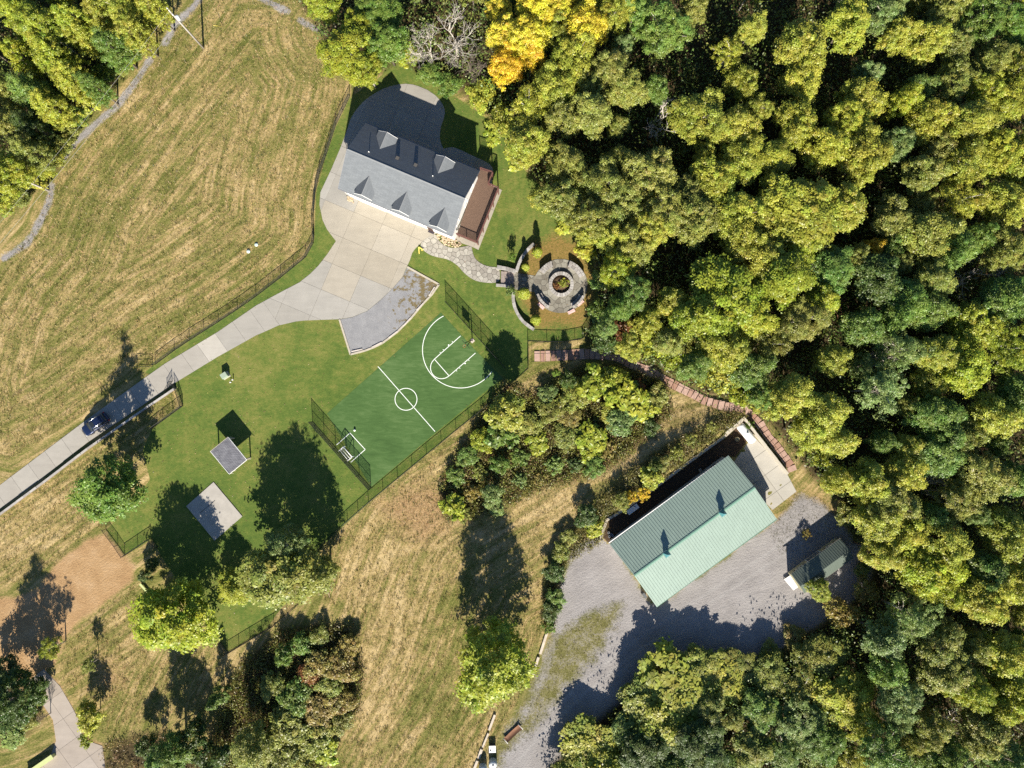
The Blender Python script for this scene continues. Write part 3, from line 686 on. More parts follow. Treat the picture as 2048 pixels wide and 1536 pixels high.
# ------------------------------------------------------------------ flagstone path, patio, walls
FST = plain('flagstone', (.40, .375, .335), .9, var=.28, scale=2.2, fine=12, use_obj=True, bmp=.3)
MORT = plain('flag_mortar', (.125, .112, .09), .95, var=.2)
def voronoi_stones(region, seeds, parent, z0, z1, gap, colf):
    for i, s in enumerate(seeds):
        cell = [(s[0] - 2.5, s[1] - 2.5), (s[0] + 2.5, s[1] - 2.5), (s[0] + 2.5, s[1] + 2.5), (s[0] - 2.5, s[1] + 2.5)]
        for j, t in enumerate(seeds):
            if i == j or abs(s[0] - t[0]) > 3 or abs(s[1] - t[1]) > 3: continue
            mx, my = (s[0] + t[0]) / 2, (s[1] + t[1]) / 2; dx, dy = t[0] - s[0], t[1] - s[1]; L = math.hypot(dx, dy); dx /= L; dy /= L
            half = [(mx + dy * 9, my - dx * 9), (mx - dx * 18 + dy * 9, my - dy * 18 - dx * 9), (mx - dx * 18 - dy * 9, my - dy * 18 + dx * 9), (mx - dy * 9, my + dx * 9)]
            cell = clip_poly(cell, half)
            if len(cell) < 3: break
        if len(cell) < 3: continue
        c = clip_poly(region, cell)
        if len(c) < 3 or abs(area2(c)) < .06: continue
        c = shrink(c, gap)
        MB().prism(c, z0, z1 + rnd.uniform(0, .012), False).build('flagstone', FST, parent, color=colf())
def seeds_in(poly, d, n=4000):
    xs = [p[0] for p in poly]; ys = [p[1] for p in poly]; out = []
    for _ in range(n):
        x, y = rnd.uniform(min(xs), max(xs)), rnd.uniform(min(ys), max(ys))
        if not in_poly(np.array([x]), np.array([y]), poly)[0]: continue
        if all((x - a) ** 2 + (y - b) ** 2 > d * d for a, b in out): out.append((x, y))
    return out
fw = [(p.x, p.y) for p in WL(smooth(FLAG, 1))]
fpath = MB().prism(fw, -.05, .022).build('flagstone_path', MORT); tag(fpath, kind='structure')
def fcol():
    g = rnd.uniform(-.09, .08); return (.335 + g * .8, .312 + g * .8, .27 + g * .7)
voronoi_stones(fw, seeds_in(fw, .62), fpath, .0225, .05, .035, fcol)
PC = W(1121, 572); PC = Vector((PC.x, PC.y, 0)); PR = 4.5
circ = [(PC.x + PR * math.cos(t) * (1 + .015 * math.sin(5 * t)), PC.y + PR * math.sin(t)) for t in np.linspace(0, 2 * math.pi, 49)[:-1]]
patio = MB().prism(circ, -.05, .022).build('stone_patio', MORT); tag(patio, kind='structure')
def pcol():
    g = rnd.uniform(-.10, .10); return (.215 + g * .7, .20 + g * .7, .165 + g * .6)
ps = []
while len(ps) < 150:
    t, r = rnd.uniform(0, 6.283), rnd.uniform(1.9, PR); q = (PC.x + r * math.cos(t), PC.y + r * math.sin(t))
    if all((q[0] - a) ** 2 + (q[1] - b) ** 2 > .30 for a, b in ps): ps.append(q)
    elif rnd.random() < .004: break
voronoi_stones(circ, ps, patio, .0225, .05, .035, pcol)
link = [(p.x, p.y) for p in WL([(1024, 544), (1072, 552), (1075, 585), (1026, 578)])]
lk = MB().prism(link, -.05, .018).build('stone_walkway', MORT); tag(lk, kind='structure')
voronoi_stones(link, seeds_in(link, .6), lk, .0185, .046, .035, pcol)
STN = plain('wall_stone', (.40, .37, .34), .9, var=.3, scale=2.5, fine=9, use_obj=True, bmp=.4)
def scol(b=.40):
    b *= .78
    g = rnd.uniform(-.07, .07); return (b + g, b * .94 + g, b * .88 + g)
def stone_ring(parent, c, r0, r1, a0, a1, z0, z1, n, name='stone', gap=.02, b=.42):
    for i in range(n):
        t0 = a0 + (a1 - a0) * i / n + gap; t1 = a0 + (a1 - a0) * (i + 1) / n - gap
        MB().arc(c, r0 + rnd.uniform(0, .03), r1 - rnd.uniform(0, .03), t0, t1, z0, z1 + rnd.uniform(-.012, .012), 2).build(name, STN, parent, color=scol(b))
FC = W(1122, 569); FC = (FC.x, FC.y)
ring = empty('fire_pit', (FC[0], FC[1], 0)); tag(ring, 'round stone fire pit ring with weeds growing inside on the patio', 'fire pit')
MB().arc(FC, 1.58, 2.0, 0, 2 * math.pi, 0.023, .40, 40).build('ring_core', MORT, ring)
stone_ring(ring, FC, 1.50, 2.1, 0, 2 * math.pi, .40, .56, 26, 'cap_stone', .012, .46)
stone_ring(ring, FC, 1.62, 2.06, .1, 2 * math.pi + .1, .023, .39, 22, 'stone', .012, .34)
MB().lathe([(1.6, 0.0), (1.6, .08), (.8, .14), (.05, .16)], (FC[0], FC[1], .023), 20).build('soil', plain('pit_soil', (.11, .07, .04), .95, var=.4), ring)
BEN = {'upper left': (math.pi * .80, math.pi * .62), 'upper right': (math.pi * .385, math.pi * .13), 'lower left': (math.pi * 1.115, math.pi * 1.34), 'lower right': (math.pi * 1.66, math.pi * 1.86)}
for wh_, (a0, a1) in BEN.items():
    if a1 < a0: a0, a1 = a1, a0
    am = (a0 + a1) / 2; c = (PC.x + 4.0 * math.cos(am), PC.y + 4.0 * math.sin(am), 0)
    b = empty('stone_bench', c); tag(b, f'curved stone bench with backrest at the {wh_} of the round patio', 'bench', 'curved stone benches around the fire pit')
    MB().arc(PC, 3.95, 4.28, a0, a1, .023, .92, 10).build('backrest', plain('bench_stone', (.27, .24, .225), .9, var=.3, scale=3), b)
    stone_ring(b, PC, 3.91, 4.32, a0 - .01, a1 + .01, .92, 1.0, 6, 'cap_stone', .006, .40)
    MB().arc(PC, 3.42, 3.95, a0, a1, .023, .40, 10).build('seat_base', MATS['bench_stone'], b)
    stone_ring(b, PC, 3.38, 3.945, a0, a1, .40, .47, 5, 'seat_slab', .006, .36)
STRIPE = None
def stripe_mat():
    m, nt, bs = new_mat('red_white_stripes'); w_ = nt.nodes.new('ShaderNodeTexWave'); w_.inputs['Scale'].default_value = 1.7; w_.bands_direction = 'X'
    nt.links.new(objco(nt), w_.inputs['Vector']); nt.links.new(ramp(nt, w_.outputs['Fac'], [(.45, (.40, .10, .09)), (.55, (.72, .66, .62))]), bs.inputs['Base Color']); return m
STRIPE = stripe_mat()
for (px, py, rz, lab) in ((1143, 623, R_(25), 'folded red and white striped cloth behind the lower right stone bench'), (1161, 606, R_(40), 'smaller red and white striped cloth near the right side of the patio'), (1082, 612, R_(-45), 'red and white striped cloth behind the lower left stone bench')):
    p = W(px, py); o = MB().box((0, 0, .12), (1.3, .55, .10), 0, .94).box((.1, .05, .21), (.9, .42, .07), .1, .9).build('striped_cloth', STRIPE, None, (0, 0, 0)); o.location = (p.x, p.y, .02); o.rotation_euler = (0, 0, rz); tag(o, lab, 'cloth')
def stone_wall(pts, w, h, label, step=.62, base=0.0, colb=.40):
    """low wall of coursed stone with cap stones, along photograph points"""
    wp_ = [(p.x, p.y) for p in WL(pts, h)]
    root = empty('garden_wall', (*wp_[0], 0)); tag(root, label, 'wall')
    ribbon(wp_, w * .86, base, h - .09).build('wall_core', plain('garden_wall_stone', (.29, .265, .245), .9, var=.35, scale=3, fine=5, bmp=.5), root)
    for A, B in zip(wp_[:-1], wp_[1:]):
        A, B = Vector(A), Vector(B); d = B - A; L = d.length; n = max(1, round(L / step)); an = math.atan2(d.y, d.x)
        for i in range(n):
            c = A + d * ((i + .5) / n); MB().box((c.x, c.y, h - .045 + rnd.uniform(-.01, .01)), (L / n - .02, w + rnd.uniform(-.03, .03), .085), an).build('cap_stone', STN, root, color=scol(colb))
    return root
stone_wall(smooth([(1068, 487), (1055, 499), (1044, 514), (1037, 529), (1033, 543)], 1, False), .5, .95, 'curved grey stone wall running from the garden steps up to the yellow shrub')
stone_wall(smooth([(1027, 584), (1026, 600), (1031, 620), (1043, 640), (1056, 651), (1068, 659)], 1, False), .5, .9, 'curved grey stone wall running down from the steps to the wire fence')
stone_wall([(994, 534), (1012, 537), (1032, 543)], .62, .75, 'short straight stone wall above the garden steps')
stone_wall([(992, 570), (1008, 571), (1027, 574)], .45, .55, 'short low stone wall below the garden steps')
steps = empty('garden_steps', W(1012, 555)); tag(steps, 'dark stone garden steps between two short walls by the patio', 'steps')
for i, x in enumerate((1002, 1008.5, 1015, 1021.5)):
    q = [(p.x, p.y) for p in WL([(x, 543), (x + 6.4, 544), (x + 6.2, 571), (x - .2, 570)])]
    MB().prism(q, 0, .36 - .085 * i).build('step', STN, steps, color=(.26, .215, .19))

# ------------------------------------------------------------------ wire fences
IRON = plain('fence_black', (.018, .020, .018), .5, var=.2)
def fence(pts, h, label, spacing=2.9, mid=False, wire=.14, rad=.007, group=None, name='chain_link_fence', bottom=True):
    P = WL(pts); root = empty(name, (P[0].x, P[0].y, gz(P[0].x, P[0].y))); tag(root, label, 'fence', group)
    post = MB().tube([(0, 0, -.05), (0, 0, h + .06)], .045, 6).mesh('post', IRON)
    stops = []; rails = MB(); low = MB(); wires = MB()
    for i, (A, B) in enumerate(zip(P[:-1], P[1:])):
        d = B - A; L = d.length; n = max(1, round(L / spacing))
        for k in range(n + (1 if i == len(P) - 2 else 0)):
            q = A + d * (k / n); stops.append(q)
        a = Vector((A.x, A.y, gz(A.x, A.y))); b = Vector((B.x, B.y, gz(B.x, B.y)))
        rails.tube([a + Vector((0, 0, h)), b + Vector((0, 0, h))], .040, 5)
        if mid: rails.tube([a + Vector((0, 0, h / 2)), b + Vector((0, 0, h / 2))], .032, 5)
        if bottom: low.tube([a + Vector((0, 0, .06)), b + Vector((0, 0, .06))], .03, 4)
        m = int((L + h) / wire); u = d / L
        for k in range(m):
            for sg in (0, 1):
                s0 = k * wire - h; t0 = 0.0; s1 = s0 + h; t1 = h
                if s0 < 0: t0 = -s0; s0 = 0
                if s1 > L: t1 = h - (s1 - L); s1 = L
                if t1 - t0 < .02: continue
                z0, z1 = (t0, t1) if sg == 0 else (h - t0, h - t1)
                p0 = a.lerp(b, s0 / L) + Vector((0, 0, z0)); p1 = a.lerp(b, s1 / L) + Vector((0, 0, z1))
                dd = (p1 - p0).normalized(); e1 = Vector((-u.y, u.x, 0)); e2 = dd.cross(e1)
                vv = []
                for p in (p0, p1):
                    for t in (0, 2.094, 4.189): vv.append(p + (e1 * math.cos(t) + e2 * math.sin(t)) * rad)
                wires.add(vv, [(0, 1, 4, 3), (1, 2, 5, 4), (2, 0, 3, 5)])
    for q in stops:
        o = put('post', post, root); o.location = (q.x - P[0].x, q.y - P[0].y, gz(q.x, q.y) - root.location.z)
    rails.build('top_rail', IRON, root)
    if bottom: low.build('bottom_rail', IRON, root)
    wires.build('wire_mesh', IRON, root)
    return root
fence([(625, 843), (742, 975.5)], 2.4, 'tall black net fence behind the small white goal at the lower court end', 2.95, True, .13, .0085, 'tall fences at the two ends of the court', 'ball_fence')
fence([(892, 605.4), (1010, 736)], 2.35, 'tall black net fence behind the basketball hoop at the upper court end', 3.05, True, .13, .0085, 'tall fences at the two ends of the court', 'ball_fence')
fence([(700, 193), (672, 250), (652, 312), (640, 345), (631, 384), (627, 430), (628.5, 470), (627, 486), (612, 514), (562, 555), (512, 593), (475, 619), (437, 644), (379, 681), (349, 701), (311, 729)], 1.25, 'long low black wire fence curving between the hay field and the driveway', 2.9)
fence([(349, 768), (357, 782), (366, 812), (306, 856)], 1.25, 'short black wire fence around the dry grass corner below the driveway', 2.4)
fence([(1056, 737), (1010, 778), (962, 820.5), (912, 860.5), (853, 909), (795, 957), (737, 1005), (695, 1042), (652, 1080), (600, 1148)], 1.25, 'long low black wire fence along the lower side of the court', 2.9)
fence([(1056, 737), (1056.5, 712), (1056, 682), (1094, 683.5), (1128, 684), (1150, 680), (1165, 677), (1185, 645), (1196, 610), (1196, 560)], 1.25, 'low black wire fence around the patio lawn above the red path', 2.9)
fence([(212, 1058), (236, 1090), (250, 1111), (302, 1076), (316, 1094)], 1.3, 'short black wire fence corner beside the brown dirt lot', 2.4)
fence([(428, 1262), (456, 1305), (500, 1278), (548, 1250), (600, 1205)], 1.25, 'low black wire fence corner right of the lime green lawn tree', 2.6)
# gate leaves at the driveway
for pts, lab in (([(306, 733), (275, 733)], 'open black metal gate leaf on the field side of the driveway'), ([(335, 781), (345, 763)], 'open black metal gate leaf on the lawn side of the driveway')):
    A, B = WL(pts); root = empty('driveway_gate', A); tag(root, lab, 'gate', 'open gate leaves at the driveway')
    d = B - A; an = math.atan2(d.y, d.x); L = d.length
    for t in (0.0, 1.0):
        p = A + d * t; MB().tube([(p.x, p.y, 0), (p.x, p.y, 1.4)], .045, 6).build('gate_post', IRON, root)
    mb = MB()
    for z in (.15, .75, 1.3): c = (A + B) / 2; mb.box((c.x, c.y, z), (L, .05, .05), an)
    mb.build('gate_rail', IRON, root)
    mb = MB()
    for i in range(1, int(L / .14)):
        p = A + d * (i * .14 / L); mb.box((p.x, p.y, .72), (.02, .02, 1.1), an)
    mb.build('gate_bars', IRON, root)['kind'] = 'stuff'

# ------------------------------------------------------------------ sports equipment
bp = W(944.6, 681.6); hoop = empty('basketball_hoop', bp); tag(hoop, 'black basketball hoop with glass backboard on a pole beside the court', 'basketball hoop')
dirc = Vector((-0.735, -0.678, 0)).normalized(); side = Vector((-dirc.y, dirc.x, 0)); UP = Vector((0, 0, 1))
MB().box((bp.x, bp.y, .05), (.62, .62, .09), R_(43)).build('base_plate', plain('pale_concrete', (.5, .43, .37), .9), hoop)
MB().tube([bp, bp + UP * 2.75], [.085, .075], 8).build('pole', IRON, hoop)
bc = bp + dirc * 1.15 + UP * 3.25
arm = MB()
for s in (-.28, .28):
    arm.tube([bp + UP * 2.7, bc + side * s + UP * .3 - dirc * .06], .035, 6); arm.tube([bp + UP * 2.2, bc + side * s - UP * .35 - dirc * .06], .035, 6)
arm.build('arm', IRON, hoop)
an = math.atan2(side.y, side.x)
MB().box(bc, (1.68, .03, .98), an).build('backboard', plain('board_glass', (.10, .14, .14), .15, var=.05, spec=.6), hoop)
fr = MB()
for z in (-.51, .51): fr.box(bc + UP * z, (1.74, .06, .06), an)
for s in (-.86, .86): fr.box(bc + side * s, (.06, .06, 1.0), an)
fr.build('board_frame', IRON, hoop)
rc_ = bc + dirc * .40 - UP * .32
rm = MB().tube([rc_ + Vector((math.cos(t), math.sin(t), 0)) * .23 for t in np.linspace(0, 2 * math.pi, 20)], .018, 6, False)
rm.tube([bc - UP * .32, rc_ - dirc * .23], .03, 6); rm.build('rim', plain('rim_orange', (.42, .09, .02), .5), hoop)
nt_ = MB()
for k in range(12):
    t = k * math.pi / 6; a = Vector((math.cos(t), math.sin(t), 0)); b = Vector((math.cos(t + .3), math.sin(t + .3), 0)); nt_.tube([rc_ + a * .22, rc_ + b * .12 - UP * .38], .006, 3)
nt_.build('net', plain('net_white', (.7, .7, .68), .9), hoop)
GW = plain('goal_white', (.82, .82, .80), .45, var=.05)
gA, gB = W(686.5, 893.5, 1.85), W(703.5, 913.5, 1.85)
goal = empty('soccer_goal', W(690, 905)); tag(goal, 'small white soccer goal with net standing in front of the tall fence', 'soccer goal')
gd = (gB - gA).normalized(); gb = Vector((gd.y, -gd.x, 0))
if gb.dot(Vector((-1, -1, 0))) < 0: gb = -gb
fr = MB(); e = .055
for p in (gA, gB):
    f0 = Vector((p.x, p.y, 0)); bk = f0 + gb * 1.25
    MB().tube([f0 + UP * .02, Vector(p)], e, 8).build('post', GW, goal)
    MB().tube([Vector(p), Vector(p) + gb * .45 - UP * .12, bk + UP * .9, bk + UP * .05], e * .9, 8).tube([f0 + UP * .05, bk + UP * .05], e * .8, 8).build('side_frame', GW, goal)
MB().tube([gA, gB], e * 1.2, 8).build('crossbar', GW, goal)
ba, bb = Vector((gA.x, gA.y, .05)) + gb * 1.25, Vector((gB.x, gB.y, .05)) + gb * 1.25
MB().tube([ba, bb], e, 8).tube([gA + gb * .45 - UP * .12, gB + gb * .45 - UP * .12], .03, 6).build('back_bar', GW, goal)
nm = MB()
def net_quad(a, b, c, d, nu, nv):
    for i in range(nu + 1): nm.tube([a.lerp(b, i / nu), d.lerp(c, i / nu)], .006, 3, False)
    for j in range(nv + 1): nm.tube([a.lerp(d, j / nv), b.lerp(c, j / nv)], .006, 3, False)
t0, t1 = gA + gb * .45 - UP * .12, gB + gb * .45 - UP * .12
net_quad(Vector(gA), Vector(gB), t1, t0, 16, 4); net_quad(t0, t1, bb + UP * .0, ba + UP * .0, 16, 12)
nm.build('net', plain('goal_net', (.16, .16, .18), .9), goal)
p = W(709.7, 860.3); s_ = MB().lathe([(.19 * math.sin(t), .19 - .19 * math.cos(t)) for t in np.linspace(.05, 3.09, 12)], (p.x, p.y, .013), 16)
tag(s_.build('ball', plain('ball_white', (.82, .82, .78), .5, var=.12), None), 'white ball lying on the green court near the goal', 'ball')

# ------------------------------------------------------------------ driveway edge wall of stepped blocks
BLK = plain('block_wall', (.46, .40, .34), .9, var=.2, scale=3, use_obj=True)
dwall = empty('driveway_wall', W(180, 892)); tag(dwall, 'low stepped block wall along the lower edge of the driveway', 'wall')
wl = [(-20, 1042), (0, 1030), (90, 964), (178, 897), (297, 814), (352, 777)]
wp_ = WL(wl); mbs = []
for A, B in zip(wp_[:-1], wp_[1:]):
    d = B - A; n = max(1, round(d.length / 1.25)); an = math.atan2(d.y, d.x)
    for i in range(n):
        c = A + d * ((i + .5) / n); h = .50 + .05 * ((i // 3) % 2)
        MB().box((c.x, c.y, h / 2), (d.length / n - .015, .24, h), an).build('block', BLK, dwall, color=(.20, .165, .14))
        MB().box((c.x, c.y, h + .045), (d.length / n - .02, .30, .085), an).build('cap_block', BLK, dwall, color=scol(.46))
# ------------------------------------------------------------------ pavilion, slab, small yard things
WOODG = None
def plank_mat():
    m, nt, bs = new_mat('grey_weathered_roof'); p = objco(nt)
    a = noise(nt, 1.0, 5, stretch(nt, p, 1.0, 7.0, 1), .7); b = noise(nt, .8, 4, p)
    k = math_(nt, 'ADD', math_(nt, 'MULTIPLY', a, .6), math_(nt, 'MULTIPLY', b, .45))
    nt.links.new(ramp(nt, k, [(.34, (.06, .06, .07)), (.52, (.12, .12, .137)), (.72, (.23, .23, .245))]), bs.inputs['Base Color']); bs.inputs['Roughness'].default_value = .7; return m
PLANK = plank_mat()
TIMB = plain('pale_timber', (.42, .37, .31), .8, var=.2)
pc = [W(455.6, 875, 2.75), W(493, 919.5, 2.6), W(459, 947.5, 2.6), W(421, 903, 2.75)]
c0 = sum(pc, Vector()) / 4
pav = empty('pavilion', (c0.x, c0.y, 0)); tag(pav, 'small open pavilion with flat grey weathered roof on four posts', 'pavilion')
u = (pc[1] - pc[0]); v = (pc[3] - pc[0]); nb = 11
for i in range(nb):
    a, b = i / nb + .002, (i + 1) / nb - .002
    q = [pc[0] + v * a, pc[0] + u + v * a, pc[0] + u + v * b, pc[0] + v * b]
    n = u.cross(v).normalized(); n = n if n.z > 0 else -n
    mb = MB(); mb.add(q + [x - n * .05 for x in q], [(0, 3, 2, 1), (4, 5, 6, 7), (0, 1, 5, 4), (1, 2, 6, 5), (2, 3, 7, 6), (3, 0, 4, 7)])
    mb.build('roof_board', PLANK, pav)
ed = MB()
for A, B in ((pc[0], pc[1]), (pc[1], pc[2]), (pc[2], pc[3]), (pc[3], pc[0])):
    out = ((A + B) / 2 - c0); out.z = 0; out = out.normalized() * .04
    an = math.atan2((B - A).y, (B - A).x); m = (A + B) / 2 + out
    MB().box((m.x, m.y, (A.z + B.z) / 2 - .07), ((B - A).length + .06, .06, .20), an).build('fascia', TRIM if A is not pc[3] else TIMB, pav)
for q in pc:
    s = q.lerp(c0, .10); MB().box((s.x, s.y, (q.z - .06) / 2), (.16, .16, q.z - .06), R_(40)).build('post', TIMB, pav)
for (px, py) in ((455.6, 875), (493, 919.5), (459, 947.5)):
    q = W(px, py, 2.62); MB().tube([q, q + Vector((.55, .05, -.35))], .035, 5).build('brace', TIMB, pav)
sl = [(427.5, 964), (485, 1032.5), (429.5, 1081), (373, 1012)]
padw = [(p.x, p.y) for p in WL(sl)]
pad = MB().prism(padw, -.1, .11).build('concrete_pad', plain('pad_concrete', (.36, .335, .30), .9, var=.22, scale=.8), None); tag(pad, kind='structure')
A, B = W(430, 1001, .11), W(400, 1026, .11)
rod = MB().tube([A + UP * .03, B + UP * .03], .028, 6).build('metal_rod', IRON, None); tag(rod, 'thin dark metal rod lying on the square concrete pad', 'rod')
BOXG = plain('pale_green_box', (.30, .36, .28), .5, var=.08)
p = W(452, 751); eb = empty('utility_box', p, R_(33)); tag(eb, 'pale green electrical utility box standing on the lawn by the driveway', 'utility box')
put('cabinet', MB().box((0, 0, .45), (1.05, .80, .9)).mesh('cabinet', BOXG), eb)
put('lid', MB().box((0, .02, .95), (1.10, .86, .10), 0, .94).mesh('lid', BOXG), eb)
put('door', MB().box((0, -.42, .45), (.98, .04, .78)).mesh('door', BOXG), eb); put('plinth', MB().box((0, 0, .03), (1.25, 1.0, .08)).mesh('plinth', MATS['pale_concrete']), eb)
for (px, py, lab) in ((462.5, 764.5, 'short white pipe stake left of its taller twin near the green utility box'), (467, 759.5, 'taller white pipe stake right of its twin near the green utility box')):
    p = W(px, py); h = .45 if px < 465 else .55
    tag(MB().tube([p, p + UP * h], .07, 8).lathe([(.11, 0), (.11, .06), (.04, .09)], (p.x, p.y, h), 10).build('pipe_stake', TRIM, None), lab, 'stake', 'white pipe stakes on the lawn')
for (px, py, lab) in ((497, 503, 'pale round lid lying lower left in the mown hay field by the fence'), (513, 489.5, 'pale green round lid lying upper right in the mown hay field by the fence')):
    p = W(px, py); tag(MB().lathe([(.30, 0), (.32, .10), (.27, .17), (.05, .20)], (p.x, p.y, 0), 14).build('septic_lid', plain('lid_pale', (.50, .60, .54), .6, var=.1), None), lab, 'lid', 'round lids in the hay field')

# ------------------------------------------------------------------ the car
CARP = None
def paint(name, col):
    m, nt, bs = new_mat(name); bs.inputs['Base Color'].default_value = (*col, 1); bs.inputs['Roughness'].default_value = .28; bs.inputs['Metallic'].default_value = .35
    bs.inputs['Coat Weight'].default_value = .8; bs.inputs['Coat Roughness'].default_value = .06
    n = noise(nt, 3, 3, objco(nt)); nt.links.new(mixc(nt, 1.0, col, math_(nt, 'MULTIPLY_ADD', n, .25, .87), 'MULTIPLY'), bs.inputs['Base Color']); return m
CARP = paint('dark_blue_paint', (.012, .022, .065)); CHROME = plain('bright_trim', (.55, .56, .58), .25, .9, var=.05)
TYRE = plain('tyre_black', (.015, .015, .015), .9); RIM = plain('wheel_rim', (.35, .35, .36), .3, .8, var=.05)
LAMP = plain('lamp_clear', (.6, .62, .62), .15, var=.05, spec=.7); TAIL = plain('tail_red', (.25, .012, .012), .25, var=.05); BLACKP = plain('black_plastic', (.02, .02, .022), .6)
cp = W(196, 848); heading = math.atan2(-111, -155)
car = empty('parked_car', (cp.x, cp.y, .036), heading); tag(car, 'dark blue SUV parked on the driveway in the tree shade', 'car')
def loft(secs, nside=None):
    """secs: list of (x, [(y, z) ...]) half sections mirrored; same count each"""
    mb = MB(); k = len(secs[0][1]); vs_ = []; 
    for x, s in secs:
        full = [(x, y, z) for y, z in s] + [(x, -y, z) for y, z in reversed(s)]
        vs_ += full
    m = 2 * k; fs = []
    for i in range(len(secs) - 1):
        for j in range(m):
            j2 = (j + 1) % m; fs.append((i * m + j, (i + 1) * m + j, (i + 1) * m + j2, i * m + j2))
    fs.append(tuple(range(m))); b = (len(secs) - 1) * m; fs.append(tuple(range(b + m - 1, b - 1, -1)))
    return mb.add(vs_, fs, True)
def sec(w, z0, zs, zt, r=.12): return [(w * .86, z0), (w, z0 + .12), (w * 1.0, zs), (w - r * .45, zt - .03), (w - r * 1.6, zt), (.001, zt + .03)]
body = loft([(2.36, sec(.62, .42, .60, .70)), (2.26, sec(.80, .33, .68, .83)), (2.0, sec(.90, .26, .78, .93)), (1.3, sec(.94, .24, .86, 1.0)), (.85, sec(.95, .24, .9, 1.04)), (0, sec(.955, .24, .92, 1.05)), (-1.2, sec(.95, .24, .92, 1.05)), (-2.0, sec(.93, .27, .92, 1.04)), (-2.28, sec(.88, .36, .88, 1.0)), (-2.38, sec(.74, .46, .75, .92))])
put('body', body.mesh('body', CARP), car)
def gs(w0, z0, w1, z1): return [(w0, z0), (w0 - (w0 - w1) * .5, z0 + (z1 - z0) * .5), (w1 + .05, z1 - .09), (w1 - .03, z1 - .02), (w1 * .5, z1 + .02), (.001, z1 + .03)]
cab = loft([(1.15, gs(.80, 1.0, .79, 1.03)), (.95, gs(.82, 1.0, .77, 1.16)), (.42, gs(.84, 1.0, .70, 1.55)), (.1, gs(.85, 1.0, .70, 1.64)), (-.8, gs(.85, 1.0, .70, 1.66)), (-1.6, gs(.84, 1.0, .68, 1.60)), (-1.95, gs(.83, 1.0, .70, 1.42)), (-2.2, gs(.80, 1.0, .74, 1.06))])
put('cabin', cab.mesh('cabin', GLASSD), car)
roof = loft([(.40, [(.66, 1.58), (.68, 1.62), (.5, 1.66), (.3, 1.67), (.1, 1.675), (.001, 1.675)]), (.1, [(.70, 1.62), (.71, 1.67), (.5, 1.715), (.3, 1.725), (.1, 1.73), (.001, 1.73)]), (-.8, [(.70, 1.64), (.71, 1.69), (.5, 1.735), (.3, 1.745), (.1, 1.75), (.001, 1.75)]), (-1.7, [(.67, 1.56), (.68, 1.62), (.5, 1.67), (.3, 1.68), (.1, 1.69), (.001, 1.69)]), (-1.85, [(.62, 1.52), (.62, 1.55), (.5, 1.58), (.3, 1.59), (.1, 1.60), (.001, 1.60)])])
put('roof', roof.mesh('roof', CARP), car)
put('sunroof', MB().box((.0, 0, 1.738), (.62, .86, .03), 0, .95).mesh('sunroof', GLASSD), car)
for s in (-1, 1):
    put('roof_rail', MB().tube([(.25, s * .66, 1.68), (.1, s * .66, 1.76), (-1.3, s * .66, 1.78), (-1.5, s * .66, 1.68)], .022, 6).mesh('roof_rail', CHROME), car)
    for x, w in ((.62, .05), (-.35, .045), (-1.35, .06)):
        put('pillar', MB().tube([(x + (.30 if x > 0 else 0), s * .85, 1.03), (x - (.1 if x > 0 else .04), s * .73, 1.58)], w, 5).mesh('pillar', CARP), car)
    put('mirror', MB().box((.78, s * 1.04, 1.08), (.14, .22, .16), 0, .85).mesh('mirror', CARP), car)
    put('headlight', MB().box((2.16, s * .66, .76), (.26, .34, .13), -s * .35, .8).mesh('headlight', LAMP), car)
    put('tail_light', MB().box((-2.28, s * .74, .90), (.16, .26, .20), s * .25, .9).mesh('tail_light', TAIL), car)
    put('trim_strip', MB().box((-.4, s * .945, 1.055), (2.6, .02, .03)).mesh('trim_strip', CHROME), car)
    for x in (1.45, -1.4):
        w = MB()
        pr = [(.20, -.11), (.33, -.11), (.36, -.07), (.36, .07), (.33, .11), (.20, .11)]
        wb_ = MB().lathe(pr, (0, 0, 0), 20); wm = wb_.mesh('tyre', TYRE); wm.transform(Matrix.Rotation(math.pi / 2, 4, 'X'))
        wh = empty('wheel', (x, s * .86, .36)); wh.parent = car; put('tyre', wm, wh)
        rm_ = MB().lathe([(.19, -.06), (.22, -.115), (.18, -.12), (.05, -.10)], (0, 0, 0), 14).mesh('rim', RIM); rm_.transform(Matrix.Rotation(s * math.pi / 2, 4, 'X')); put('rim', rm_, wh)
put('bumper', MB().box((2.33, 0, .52), (.14, 1.2, .18), 0, .9).mesh('bumper', BLACKP), car)
put('grille', MB().box((2.36, 0, .70), (.06, .8, .14)).mesh('grille', BLACKP), car)
put('wiper', MB().tube([(1.08, .1, 1.10), (.85, .55, 1.24)], .012, 4).tube([(1.08, -.5, 1.10), (.85, -.05, 1.25)], .012, 4).mesh('wiper', BLACKP), car)

